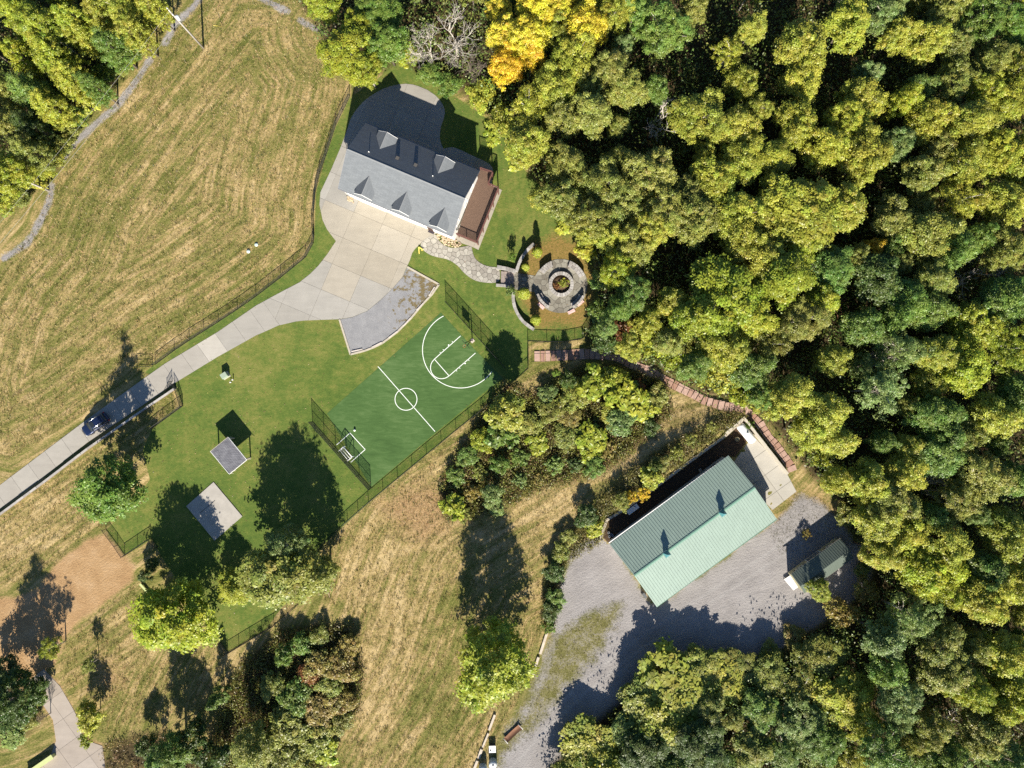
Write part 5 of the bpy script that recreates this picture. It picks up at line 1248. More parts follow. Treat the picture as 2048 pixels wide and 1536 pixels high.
def leaf_mesh(name, C, N, size, tint, hue, elong=1.25, mat=None):
    n = len(C); r = unit(n); T = np.cross(N, r); T /= np.linalg.norm(T, axis=1, keepdims=True) + 1e-9; B = np.cross(N, T)
    s = (size * rng.uniform(.7, 1.35, n))[:, None]
    V = np.stack([C - T * s * elong, C - B * s * .72 + N * s * .15, C + T * s * elong, C + B * s * .72 + N * s * .15], 1).reshape(-1, 3)
    F = np.arange(4 * n, dtype=np.int32).reshape(n, 4)
    me = bpy.data.meshes.new(name); np_mesh(me, V, F)
    me.attributes.new('tint', 'FLOAT', 'FACE').data.foreach_set('value', tint.astype(np.float32))
    me.attributes.new('hue', 'FLOAT', 'FACE').data.foreach_set('value', hue.astype(np.float32))
    me.materials.append(mat or LEAF); return me
def clump_leaves(P, cr, nl, tvar=.14, hvar=.012, flat=.66, up=.85):
    """leaves on the shells of many clumps. P (n,3) centres, cr (n,) radii"""
    n = len(P); idx = np.repeat(np.arange(n), nl); m = len(idx)
    d = unit(m); flip = (d[:, 2] < 0) & (rng.random(m) < .62); d[flip, 2] *= -1
    rad = cr[idx] * (rng.random(m) ** .55) * rng.uniform(.85, 1.25, m)
    C = P[idx] + d * rad[:, None] * np.array([1, 1, flat])
    N = d * .55 + np.array([0, -.12, up]) + unit(m) * .55; N /= np.linalg.norm(N, axis=1, keepdims=True)
    ct = np.clip(rng.normal(1, tvar, n), .6, 1.5); ch = rng.normal(0, hvar, n)
    return C, N, np.clip(ct[idx] * rng.normal(1, .13, m), .45, 1.7), ch[idx] + rng.normal(0, .008, m)
def crown_points(R, h, zlo, n, lobes, top=0.0, seed_dir=.35, inner=.5):
    d = unit(n * 3); d = d[d[:, 2] > -seed_dir][:n]
    az = np.arctan2(d[:, 1], d[:, 0]); mod = np.full(len(d), .80)
    for k in range(lobes): mod += .11 * np.sin((k + 2) * az + rng.uniform(0, 6.28)) * rng.uniform(.5, 1.3)
    rho = mod * (inner + (1 - inner) * rng.random(len(d)) ** .6)
    V = (h - zlo) / 2; P = np.stack([d[:, 0] * rho * R, d[:, 1] * rho * R, (h + zlo) / 2 + d[:, 2] * rho * V * 1.1], 1)
    if top: k = 1 - top * np.clip((P[:, 2] - zlo) / (h - zlo), 0, 1); P[:, :2] *= k[:, None]
    return P
def trunk_mesh(name, h, zlo, P, r0=.22, nl=9, mat=BARK):
    mb = MB(); z1 = zlo + (h - zlo) * .72
    lean = rng.uniform(-.5, .5, 2)
    pt = lambda t: Vector((lean[0] * t, lean[1] * t, z1 * t))
    mb.tube([pt(0), pt(.35), pt(.7), pt(1)], [r0 * 1.15, r0 * .85, r0 * .55, r0 * .2], 7)
    if len(P):
        for i in rng.choice(len(P), min(nl, len(P)), False):
            q = Vector(P[i]); t = min(.95, max(.25, (q.z - (h - zlo) * .22) / z1)); a = pt(t)
            m = a.lerp(q, .55) + Vector((0, 0, .25 * (q - a).length * .4))
            mb.tube([a, m, q], [r0 * .42, r0 * .25, r0 * .08], 5, False)
    return mb.mesh(name, mat)
PROTO = {}
def proto(key, R, h, zlo, nc, cr, nl, leaf, lobes=3, top=0.0, nlimb=9, inner=.5, bark=BARK, tv=.14, r0=.22, flat=.72, low=.35):
    P = crown_points(R - cr[0] * .6, h - cr[0] * .5, zlo + cr[0] * .5, nc, lobes, top, low, inner)
    C, N, t, hu = clump_leaves(P, rng.uniform(cr[0], cr[1], len(P)), nl, tv, flat=flat)
    PROTO.setdefault(key, []).append((R, h, leaf_mesh('crown', C, N, leaf, t, hu), trunk_mesh('trunk', h, zlo, P, r0, nlimb, bark)))
for k in range(7): proto('broad', 4.5, 14, 3.6, 230, (.36, 1.0), 92, .108, 3)
for k in range(3): proto('tall', 4.0, 16, 5.0, 210, (.36, .85), 88, .105, 4, .25)
for k in range(4): proto('fine', 4.5, 14, 4.0, 240, (.30, .75), 85, .088, 3, inner=.55, bark=PALEBARK)
for k in range(3): proto('bigleaf', 4.5, 13, 3.5, 150, (.5, 1.05), 62, .19, 3, nlimb=7)
for k in range(3): proto('sparse', 4.5, 14, 3.0, 130, (.35, .9), 75, .092, 4, nlimb=22, inner=.35, bark=PALEBARK)
for k in range(3): proto('lone', 4.5, 14, 1.0, 300, (.28, .72), 56, .092, 3, .42, nlimb=14, inner=.45, low=.9)
for k in range(6): proto('shrub', 2.0, 2.6, .15, 60, (.25, .58), 62, .080, 3, nlimb=6, r0=.06, flat=.8)
for k in range(2): proto('shrubbig', 2.0, 2.6, .15, 42, (.3, .55), 34, .16, 3, nlimb=6, r0=.06)
for k in range(3): proto('weed', 2.0, 1.5, .05, 60, (.16, .34), 34, .075, 4, nlimb=8, r0=.03, inner=.2)
def cone_proto():
    n = 230; z = rng.uniform(.03, 1, n) ** .9; az = rng.uniform(0, 6.28, n); r = .80 * (1 - z) ** .5 * rng.uniform(.6, 1.0, n)
    P = np.stack([r * np.cos(az), r * np.sin(az), z * 3.2], 1); C, N, t, hu = clump_leaves(P, np.full(n, .24), 36, .10)
    PROTO.setdefault('cone', []).append((.92, 3.4, leaf_mesh('crown', C, N, .055, t, hu), trunk_mesh('trunk', 3.4, .1, P, .06, 4)))
cone_proto(); cone_proto()
def cedar_proto():
    n = 130; z = rng.uniform(.04, 1, n); az = rng.uniform(0, 6.28, n); r = (1 - z) ** .75 * rng.uniform(.45, 1.0, n) * 2.6
    P = np.stack([r * np.cos(az), r * np.sin(az), .4 + z * 8.2], 1); C, N, t, hu = clump_leaves(P, rng.uniform(.3, .6, n), 60, .14)
    PROTO.setdefault('cedar', []).append((2.9, 9.0, leaf_mesh('crown', C, N, .11, t, hu), trunk_mesh('trunk', 9, .6, P, .16, 10)))
cedar_proto(); cedar_proto()
def bare_mesh(h, spread, seed, mat, depth=5, droop=0.0):
    r = random.Random(seed); mb = MB()
    def grow(p, d, L, rad, k):
        q = p + d * L * .5 + Vector((r.uniform(-.06, .06), r.uniform(-.06, .06), 0)) * L; e = q + (d + Vector((r.uniform(-.2, .2), r.uniform(-.2, .2), -droop * .4))).normalized() * L * .5
        mb.tube([p, q, e], [rad, rad * .8, rad * .62], 5 if k > 2 else 3, False)
        if k == 0: return
        for _ in range(3 if k < 4 else 4):
            nd_ = (d + Vector((r.uniform(-1, 1), r.uniform(-1, 1), r.uniform(-.25, .5) - droop)) * spread).normalized()
            grow(p.lerp(e, r.uniform(.55, 1)), nd_, L * r.uniform(.58, .78), rad * .56, k - 1)
    grow(Vector((0, 0, 0)), Vector((.05, .03, 1)).normalized(), h * .34, h * .019, depth)
    return mb.mesh('bare_tree', mat)
PALETTE = {'lime': (.325, .37, .036), 'yellow': (.64, .575, .055), 'gold': (.62, .44, .035), 'yg': (.37, .39, .052), 'olive': (.270, .290, .060),
           'green': (.165, .250, .046), 'dark': (.085, .130, .028), 'blue': (.205, .285, .080), 'rust': (.24, .115, .035), 'brown': (.31, .255, .062), 'straw': (.22, .17, .07)}
CNAME = {'lime': 'bright lime', 'yellow': 'golden yellow', 'gold': 'orange gold', 'yg': 'yellow green', 'olive': 'olive green', 'green': 'mid green', 'dark': 'dark green', 'blue': 'blue green', 'rust': 'rust brown', 'brown': 'brown leaved', 'straw': 'straw coloured'}
ENT = []
def plant(px, py, rpx, h, col, kind='broad', noun='tree', zone=None, jit=.12, label=None, base=False):
    """px,py: middle of the crown as seen in the photograph; rpx its radius there (both in photograph pixels)"""
    zc = 0 if base else h * (.62 if noun == 'tree' else .5); w = W(px, py, zc); R = rpx / PPM * (1 - zc / H)
    R0, h0, cm, tm = rnd.choice(PROTO[kind])
    nm = {'tree': 'broadleaf_tree', 'shrub': 'shrub', 'conifer': 'cedar_tree', 'cone': 'garden_conifer'}[noun]
    z0 = gz(w.x, w.y)
    r = empty(nm, (w.x, w.y, z0), rnd.uniform(0, 6.283)); r.scale = (R / R0 * rnd.uniform(.93, 1.07), R / R0 * rnd.uniform(.93, 1.07), h / h0)
    c = put('crown' if noun != 'shrub' else 'foliage', cm, r); put('trunk' if noun != 'shrub' else 'stems', tm, r)
    b = PALETTE[col]; g = rnd.uniform(1 - jit, 1 + jit); c.color = (min(1, b[0] * g * rnd.uniform(.95, 1.05)), b[1] * g, b[2] * g * rnd.uniform(.9, 1.1), 1)
    if label: r['label'] = label; r['category'] = {'conifer': 'tree', 'cone': 'conifer'}.get(noun, noun); return r
    ENT.append((r, noun, col, rpx, px, py, zone)); return r

ZONES = [('far top left woods', 60, 40), ('top left woods by track', 200, 80), ('left edge woods above track', 40, 300), ('left woods by overhead wires', 90, 200),
         ('trees above house turnaround', 720, 80), ('woods beside bare grey tree', 960, 170), ('top middle woods', 1100, 50), ('woods right of the house lawn', 1090, 260), ('top woods near dark hollow', 1300, 80),
         ('woods around dark upper hollow', 1420, 170), ('woods above the fire pit', 1200, 370), ('woods right of the fire pit', 1270, 530), ('middle of the large woods', 1420, 350), ('woods above the red path', 1400, 640),
         ('upper right woods left part', 1600, 100), ('upper right woods', 1760, 80), ('top right corner woods', 1960, 60), ('right woods, upper part', 1700, 270), ('right edge woods, upper part', 1930, 260), ('large woods, centre right', 1600, 460),
         ('right woods, middle height', 1800, 480), ('right edge woods, middle height', 1980, 500), ('woods above red path bend', 1550, 690), ('right woods by grey bare tree', 1760, 690), ('right edge woods, lower middle', 1960, 700), ('woods edge right of concrete wall', 1620, 870),
         ('right woods level with barn', 1800, 880), ('right edge woods beside barn level', 1980, 890), ('woods above the narrow shed', 1760, 1040), ('right edge woods at shed level', 1950, 1080), ('woods below right of the shed', 1800, 1230), ('lower right edge woods', 1980, 1250),
         ('woods below the narrow shed', 1640, 1330), ('lower right woods', 1820, 1380), ('bottom right corner woods', 1980, 1450), ('bottom woods, right part', 1720, 1500), ('bottom woods below gravel yard', 1540, 1430), ('bottom woods beside gravel drive', 1330, 1400), ('bottom woods near grey tanks', 1190, 1500)]
FOR = [  # px, py, r, colour, kind letter
 (1075,22,48,'yellow'),(1055,85,42,'yellow'),(1170,58,44,'yellow'),(1120,15,38,'yellow'),(1225,28,42,'yg'),(1062,118,30,'gold'),(1012,75,36,'yellow'),(1320,62,55,'green','f'),(1145,122,48,'yg'),(1105,182,44,'yg'),(1220,142,42,'olive'),(1055,222,44,'yg'),(1122,240,36,'olive'),(1180,232,46,'olive'),(1250,185,42,'olive'),(1310,182,26,'green'),(1052,292,42,'yg'),(1130,330,42,'olive'),(1205,372,52,'olive','f'),(1298,350,50,'olive','f'),(1398,240,58,'yg'),(1470,258,42,'yg'),(1482,322,50,'yg'),(1425,362,46,'yg'),(1454,115,32,'yg'),(1482,170,34,'yg'),(1502,62,30,'yg'),(1270,20,36,'green'),(1385,20,30,'olive'),(1010,135,34,'gold'),(1000,30,30,'yellow'),
 (1598,98,54,'yg'),(1690,58,50,'yg'),(1762,22,48,'blue','f'),(1845,88,42,'yg'),(1788,78,30,'yg'),(1882,30,40,'olive'),(1962,40,46,'green','f'),(2020,60,40,'green'),(1978,128,44,'olive'),(1902,168,44,'olive'),(1801,207,30,'lime'),(1718,202,42,'yg'),(1690,242,40,'yg'),(1600,165,42,'yg'),(1640,298,46,'yg'),(1722,312,50,'yg'),(1790,288,34,'blue'),(1850,242,44,'yg'),(1930,252,48,'yg'),(2002,202,48,'yg'),(1990,312,48,'yg'),(1920,330,44,'yg','f'),(1842,352,40,'olive'),(1588,250,40,'yg'),(1540,320,44,'yg'),(2030,140,40,'yg'),(1900,95,30,'olive'),(1960,185,34,'yg'),
 (1600,430,74,'yg'),(1680,420,46,'yg'),(1560,560,60,'lime'),(1662,540,50,'green'),(1852,470,50,'olive'),(1920,402,46,'yg'),(2000,412,46,'yg'),(1900,502,42,'green'),(2000,602,50,'green'),(1940,655,48,'lime'),(1752,560,50,'dark'),(1800,610,48,'green'),(1722,655,40,'green'),(1852,622,44,'green'),(1600,642,48,'olive','f'),(1920,735,54,'lime'),(2012,700,50,'lime'),(1798,702,48,'blue','s'),(1780,440,40,'olive'),(2000,505,44,'olive','f'),(1640,600,34,'lime'),(1860,560,40,'olive'),(1560,400,50,'yg'),(1740,498,22,'gold'),(1660,720,34,'yg'),(1860,710,44,'yg'),
 (1120,402,44,'olive'),(1180,442,44,'olive','f'),(1242,412,48,'olive','f'),(1320,422,50,'olive','f'),(1390,442,46,'olive'),(1472,430,50,'yg'),(1232,540,38,'lime','f'),(1262,500,42,'olive'),(1262,585,40,'green','f'),(1440,600,76,'lime'),(1512,520,50,'yg'),(1380,640,46,'lime'),(1500,640,50,'lime'),(1448,700,46,'yg'),(1236,618,28,'green'),(1222,478,32,'yg'),(1178,466,26,'yg'),(1480,480,46,'yg'),(1530,450,40,'yg'),(1300,460,40,'yg','f'),(1370,400,40,'olive'),(1345,610,36,'yg'),(1540,690,40,'olive'),(1500,740,40,'green'),
 (1575,795,44,'yg'),(1640,830,48,'yg'),(1606,862,40,'yg'),(1664,878,40,'yg'),(1755,782,48,'blue','s'),(1860,832,52,'green','f'),(1982,832,46,'yg'),(1872,902,50,'green'),(1730,962,44,'yg'),(1800,942,44,'yg'),(1960,952,54,'olive','f'),(1772,1000,48,'olive'),(1902,1000,44,'olive'),(1752,1040,44,'yg'),(1800,1062,50,'yg'),(1880,1082,50,'yg'),(2002,1062,46,'yg'),(1850,1132,60,'lime'),(1758,1108,38,'yg'),(1962,1142,44,'green'),(1724,972,30,'yg'),(2020,960,40,'green'),(1920,870,38,'olive'),(2025,790,40,'green'),
 (1870,1168,44,'lime'),(1960,1192,50,'yg'),(2022,1160,42,'yg'),(1820,1232,46,'blue'),(1762,1272,42,'blue'),(1872,1282,48,'olive','f'),(1640,1312,50,'olive'),(1600,1372,46,'olive'),(1690,1392,64,'yg'),(1790,1392,46,'blue','f'),(1880,1342,48,'olive'),(1930,1372,46,'lime','f'),(2002,1302,46,'yg'),(2012,1392,50,'lime'),(1600,1442,50,'blue','f'),(1642,1482,44,'green'),(1722,1442,44,'yg'),(1850,1452,40,'olive','f'),(1960,1462,44,'olive'),(1762,1502,54,'green'),(1880,1512,46,'green'),(2002,1512,50,'green','f'),(1640,1540,46,'olive'),(1700,1530,40,'yg'),(1940,1290,34,'olive'),(1770,1330,36,'green'),
 (1340,1382,88,'yg','b'),(1440,1362,50,'yg','b'),(1288,1402,48,'olive','b'),(1320,1442,50,'yg','b'),(1472,1335,44,'olive'),(1180,1492,58,'yg','b'),(1205,1535,40,'yg','b'),(1290,1502,50,'dark'),(1400,1492,60,'dark'),(1520,1422,50,'green'),(1500,1500,50,'olive'),(1540,1352,40,'olive'),(1400,1328,40,'olive','b'),(1350,1540,46,'green'),(1450,1540,46,'green'),(1570,1500,44,'green'),(1150,1545,44,'yg'),
 (40,28,46,'lime'),(92,62,50,'lime'),(150,42,44,'lime'),(40,112,42,'lime'),(110,122,48,'lime'),(160,62,40,'yg'),(250,20,42,'yg'),(262,62,34,'yg'),(222,92,40,'green'),(60,182,44,'green'),(142,162,40,'yg'),(20,252,46,'olive'),(100,212,40,'yg'),(60,302,40,'olive'),(28,352,42,'lime'),(185,172,30,'green'),(300,10,30,'yg'),(10,180,40,'olive'),(60,250,36,'dark'),(200,30,36,'yg'),
 (760,28,46,'green'),(650,10,36,'lime'),(722,60,40,'lime','f'),(775,92,40,'green'),(700,112,62,'lime','f'),(735,140,34,'lime','f')]
KIND = {'f': 'fine', 's': 'sparse', 'b': 'bigleaf', '': 'broad'}
GAPS = [(1425,48,64),(1300,112,32),(1372,132,42),(1292,272,30),(1340,250,30),(1060,152,18),(1560,40,36),(1672,112,36),(1800,42,28),(1782,118,32),(1570,230,22),(1810,332,30),(1770,372,34),(1720,432,38),(1682,652,28),(1937,618,20),(1570,725,45),(1980,745,36),(1360,520,44),(1400,470,28),(1732,822,42),(2000,1000,32),(1930,1120,28),(1782,1130,22),(1745,1322,28),(1802,1340,26),(1650,1255,54),(1815,1360,26),(1910,1430,24),(1960,1250,28),(210,40,24),(140,100,20),(120,260,28),(870,60,70),(930,130,50),(1690,1200,50),(1710,1150,40)]
def hgt(rpx): return 10.5 + rpx * .06 + rnd.uniform(-1.0, 1.2)
done = []
def edgecap(x, y, h):
    if not (1060 < x < 1740 and y > 1230): return h
    d = float(sdf(np.array([x]), np.array([y]), FORESTS[0])[0])
    return min(h, (3.0 if x < 1262 else 4.6 if x < 1440 else 3.2) + max(0, d) * .028)
for e in FOR:
    k = KIND[e[4] if len(e) > 4 else '']
    if k == 'broad':
        q_ = rnd.random(); k = 'tall' if q_ < .2 else 'fine' if q_ < .34 else 'sparse' if q_ < .42 else 'broad'
    h_ = hgt(e[2])
    if e[0] > 1080 and e[0] < 1720 and e[1] > 1270: h_ = min(h_, 6.5 + max(0, min(e[1] - 1300, 1.1 * (e[1] - 1255 + .62 * (e[0] - 1500)))) * .035)   # the low edge of the bottom woods
    if 600 < e[0] < 800: h_ *= .8
    h_ = edgecap(e[0], e[1], h_)
    if e[0] < 330 and e[1] < 450: k = rnd.choice(['lone', 'lone', 'fine'])
    plant(e[0], e[1], e[2] * 1.17, h_, e[3], k); done.append(e[:3])
FP = [[tuple(p) for p in f] for f in FORESTS]
core = [f for f in FP]
tries = 0; fill = 0
while tries < 9000 and fill < 95:
    tries += 1
    x, y = rnd.uniform(-50, 2100), rnd.uniform(-50, 1590)
    if not any(in_poly(np.array([x]), np.array([y]), f)[0] for f in core): continue
    dd = min(float(seg_dist(np.array([x]), np.array([y]), f)[0]) for f in core)
    r = rnd.uniform(26, 42)
    if dd < r * .55: continue
    if any((x - a) ** 2 + (y - b) ** 2 < (c * .66 + r * .60) ** 2 for a, b, c in done): continue
    if any((x - a) ** 2 + (y - b) ** 2 < (c + r * .75) ** 2 for a, b, c in GAPS): continue
    near = min(FOR, key=lambda e: (e[0] - x) ** 2 + (e[1] - y) ** 2)
    col = near[3] if rnd.random() < .5 else rnd.choice(['yg', 'olive', 'olive', 'green', 'green', 'blue'])
    if col in ('yellow', 'gold'): col = 'yg'
    plant(x, y, r, edgecap(x, y, hgt(r) * rnd.uniform(.82, 1.0)), col, rnd.choice(['broad', 'broad', 'tall', 'fine'])); done.append((x, y, r)); fill += 1
print('forest fill', fill, len(ENT))
# lone trees on the open ground
plant(985, 1340, 122, 15.5, 'lime', 'lone', label='large bright lime tree standing alone between the hay meadow and the gravel yard')
plant(340, 1242, 112, 13.0, 'lime', 'lone', label='wide bright lime tree with open branches beside the brown dirt lot')
plant(205, 985, 96, 13.8, 'green', 'lone', label='round dark green tree on the lawn just below the driveway')
plant(562, 1150, 116, 14.0, 'olive', 'lone', label='big grey green tree right of the square concrete pad')
plant(462, 1180, 52, 5.5, 'yg', 'lone', label='sparse yellow green tree between the concrete pad and the lime tree')
plant(575, 1085, 46, 12.0, 'blue', 'sparse', label='thin dark tree with pale trunk rising beside the lawn fence')
plant(640, 1150, 46, 10.5, 'olive', 'lone', label='small sparse tree at the edge of the bare brown slope')
plant(15, 1405, 80, 13.0, 'dark', 'lone', label='big dark green tree at the left edge above the lower driveway')
plant(330, 1525, 62, 12.0, 'green', 'lone', label='dense green tree at the bottom edge right of the lower driveway')
plant(500, 1500, 62, 11.0, 'olive', 'lone', label='olive green tree at the bottom edge left of the hay meadow')
plant(432, 1400, 24, 7.0, 'green', 'cedar', noun='conifer', label='small green tree in the dark thicket at the bottom')
plant(103, 1298, 27, 6.0, 'lime', 'sparse', label='small lime tree beside the lower driveway and dirt lot')
plant(178, 1330, 18, 4.5, 'olive', 'sparse', label='slim grey sapling on the rough grass right of the lower driveway')
plant(183, 1432, 34, 5.0, 'yg', 'shrub', noun='shrub', label='large yellow green bush overhanging the lower driveway')
plant(172, 1480, 20, 2.2, 'lime', 'weed', noun='shrub', label='low lime green bush trailing onto the lower driveway')
plant(1637, 1180, 27, 6.0, 'yg', 'fine', label='small yellow green tree leaning over the lower end of the shed')
plant(292, 1150, 18, 3.2, 'dark', 'shrub', noun='shrub', label='glossy dark green shrub above the pale yellow beam')
plant(305, 1128, 16, 3.6, 'dark', 'shrub', noun='shrub', label='dark shrub in deep shade beside the wire fence corner')
plant(1012, 825, 46, 8.0, 'yg', 'bigleaf', label='bushy tree just outside the lower right corner of the court')
plant(1000, 870, 36, 5.0, 'green', 'shrubbig', noun='shrub', label='green bush below the bushy tree at the court corner')
for (x, y, r, h_, lab) in ((1075, 506, 9.5, 3.5, 'round yellow garden conifer at the upper end of the curved wall'), (1051, 537, 8.5, 3.4, 'yellow green garden conifer just above the garden steps'), (1048, 589, 12, 3.8, 'widest bright green garden conifer just below the garden steps'), (1072, 642, 10, 3.9, 'bright green garden conifer at the lower end of the curved wall')):
    plant(x, y - 3, r * 1.12, h_, 'lime', 'cone', noun='cone', label=lab)
plant(1025, 514, 13, 2.6, 'green', 'weed', noun='shrub', label='loose green shrub above the garden steps')
plant(1021, 582, 15, 2.4, 'blue', 'weed', noun='shrub', label='loose green shrub below the garden steps')
plant(1128, 566, 13, .9, 'yg', 'weed', noun='shrub', label='patch of green weeds growing inside the round fire pit')
plant(1112, 572, 10, .6, 'rust', 'weed', noun='shrub', label='patch of brown weeds growing inside the round fire pit')
plant(1494, 849, 12, 2.0, 'green', 'weed', noun='shrub', label='green vine hanging over the concrete wall above the white tank', base=True)
# shrubs of the bank, the meadow and the thickets
SH = [('meadow thicket beside court', [(962,880,27,2.6,'lime'),(935,912,25,2,'green'),(912,952,22,2,'green'),(905,1012,30,3,'lime'),(985,985,24,3.6,'blue'),(1060,850,30,2.2,'olive'),(1100,822,30,2.4,'olive'),(1095,790,22,2.2,'blue'),(1040,915,24,1.8,'green'),(1075,885,26,1.8,'lime'),(960,945,20,1.6,'olive'),(945,985,20,1.8,'brown'),(1040,960,20,1.6,'blue'),(1000,930,22,2.6,'green'),(1110,930,25,1.6,'green'),(1080,960,18,1.3,'brown'),(990,1012,20,2.0,'blue'),(930,1030,18,1.6,'olive')]),
      ('meadow thicket below the red path', [(1150,790,38,3.2,'olive'),(1190,765,42,4.5,'lime'),(1252,790,44,4,'lime'),(1225,758,30,3,'yg'),(1290,815,34,3,'yg'),(1242,842,34,3,'blue'),(1182,872,34,2.5,'lime'),(1180,905,26,1.8,'lime'),(1130,875,30,2,'olive'),(1190,935,25,2,'green'),(1302,855,20,2.4,'dark'),(1312,795,28,3,'olive'),(1140,835,26,2,'brown'),(1215,900,22,1.6,'brown'),(1150,930,20,1.6,'dark'),(1112,745,10,4.2,'green'),(1135,760,20,5,'dark'),(1275,778,20,2.4,'rust'),(1220,830,24,2.2,'yg')]),
      ('brush between fire pit and path', [(1235,655,34,3,'rust'),(1208,682,28,4,'dark'),(1262,680,22,2.6,'rust'),(1295,692,26,3,'lime'),(1342,712,32,3,'lime'),(1402,738,32,3,'lime'),(1448,755,38,4,'yg'),(1318,682,34,4,'lime'),(1280,650,28,3,'yg'),(1205,640,24,3,'blue'),(1475,795,24,2.2,'lime'),(1510,805,24,2.5,'yg'),(1420,720,34,4,'yg'),(1360,690,30,4,'olive'),(1190,660,14,4,'dark')]),
      ('grassy bank behind the barn', [(1172,1032,26,3,'dark'),(1188,1056,22,1.6,'lime'),(1242,1000,20,2,'olive'),(1258,992,18,1.6,'gold'),(1285,985,18,1.8,'gold'),(1300,955,24,2.2,'yg'),(1318,925,20,2,'olive'),(1308,930,12,4,'dark'),(1350,905,20,1.6,'olive'),(1345,948,9,1.2,'rust'),(1120,1105,22,2.4,'olive'),(1135,1075,20,2,'olive'),(1108,1145,24,2.8,'dark'),(1112,1195,24,2.6,'green'),(1102,1222,22,2.8,'dark'),(1098,1255,16,1.8,'green'),(1380,880,18,1.2,'olive'),(1420,855,16,1,'olive')]),
      ('brown thicket at bottom left', [(600,1290,26,2.6,'green'),(640,1330,38,3,'brown'),(682,1332,38,3.2,'brown'),(618,1345,30,2.6,'rust'),(590,1392,40,3.4,'green'),(640,1420,44,2.8,'brown'),(572,1455,48,4.0,'olive'),(622,1482,44,3,'olive'),(690,1402,28,2.5,'brown'),(655,1505,30,2.2,'lime'),(560,1520,42,4,'olive'),(600,1525,36,3,'olive'),(660,1370,30,2.8,'olive'),(700,1290,26,2.4,'brown'),(545,1370,30,3.5,'olive'),(640,1270,24,2,'olive'),(420,1510,40,5,'dark'),(390,1470,34,6,'dark'),(300,1490,30,5,'dark'),(570,1310,22,4,'green'),(685,1445,24,2,'olive')]),
      ('left edge beside lower driveway', [(25,1460,40,2.4,'blue'),(75,1395,26,4,'green'),(10,1340,36,5,'dark'),(60,1440,22,2,'olive')]),
      ('woods edge beside barn yard', [(1665,960,26,3,'lime'),(1640,915,24,2.5,'lime'),(1690,1030,24,2.4,'olive'),(1612,1068,12,1.5,'brown'),(1722,1140,18,2.4,'olive'),(1680,1225,34,3.5,'brown'),(1590,1275,30,2,'brown'),(1540,1312,30,2,'olive'),(1480,1335,30,2.5,'brown'),(1730,1180,30,3,'brown'),(1320,1345,30,4,'rust'),(1260,1390,28,3,'olive')]),
      ('lawn edge by the house woods', [(960,190,34,3.5,'yg'),(1000,245,34,4,'yg'),(1035,315,30,4,'yg'),(1085,395,28,4,'yg'),(1130,445,26,3.5,'yg'),(900,170,30,2.6,'green'),(860,150,28,2.2,'green'),(815,110,28,3,'lime'),(1175,500,24,3,'yg'),(1200,560,24,3.5,'green'),(1192,620,22,3.5,'green'),(985,275,20,2,'lime')]),
      ('left woods edge beside gravel track', [(210,150,26,3,'green'),(175,210,26,3,'yg'),(130,290,26,3,'olive'),(90,340,26,3,'yg'),(275,90,24,3,'olive'),(300,45,24,3,'yg'),(318,25,22,3,'lime'),(285,70,22,2.6,'yg'),(262,112,22,3,'lime'),(240,140,22,2.6,'olive'),(192,188,22,3,'yg'),(160,232,24,3,'green'),(142,262,22,2.6,'olive'),(112,312,24,3,'yg'),(72,362,24,2.6,'yg'),(40,395,26,2.6,'olive'),(10,410,26,3,'yg')])]
for zone, lst in SH:
    for (x, y, r, h_, c) in lst:
        plant(x, y, r * 1.08, h_, c, 'shrubbig' if c in ('lime', 'yg') and rnd.random() < .55 else ('weed' if h_ < 1.9 else 'shrub'), noun='shrub', zone=zone)
# bare trees
for (x, y, h_, sp, seed, mat, lab, rz, dp) in ((908, 65, 13, 1.25, 3, PALEBARK, 'large leafless grey tree spreading beside the golden yellow tree', 0, 5), (858, 92, 10.0, 1.3, 5, PALEBARK, 'leafless grey tree spreading just above the house lawn', 1, 5), (945, 128, 9.5, 1.25, 8, BARK, 'darker leafless tree below the large grey bare one', 2, 5),
                                           (1790, 725, 13, .8, 9, PALEBARK, 'leafless grey tree among the right hand woods', 0, 5), (1692, 628, 8, .9, 12, plain('red_bark', (.25, .12, .08), .9), 'bare reddish brown dead tree in a dark gap of the right woods', 0, 4), (1645, 515, 13.5, .8, 14, PALEBARK, 'thin bare branched tree amid the centre right woods', 0, 4), (82, 1440, 4.2, .55, 21, BARK, 'heap of bare brown brush beside the lower driveway', 0, 5), (350, 1225, 9.5, .85, 23, BARK, None, 0, 4), (1320, 230, 13, .8, 31, PALEBARK, 'pale bare branches showing in the woods right of the house', 0, 4), (1850, 985, 13, .8, 33, PALEBARK, 'pale bare branched tree in the woods right of the barn', 0, 4), (1920, 1470, 12, .8, 35, PALEBARK, 'pale bare branched tree near the bottom right corner', 0, 4), (1960, 540, 12, .9, 37, PALEBARK, 'pale leaning bare tree near the right edge of the woods', 0, 4)):
    if lab is None: continue
    w = W(x, y, h_ * .6); o = put('bare_tree', bare_mesh(h_, sp, seed, mat, dp)); o.location = (w.x, w.y, 0); o.rotation_euler = (0, 0, rz); tag(o, lab, 'tree')

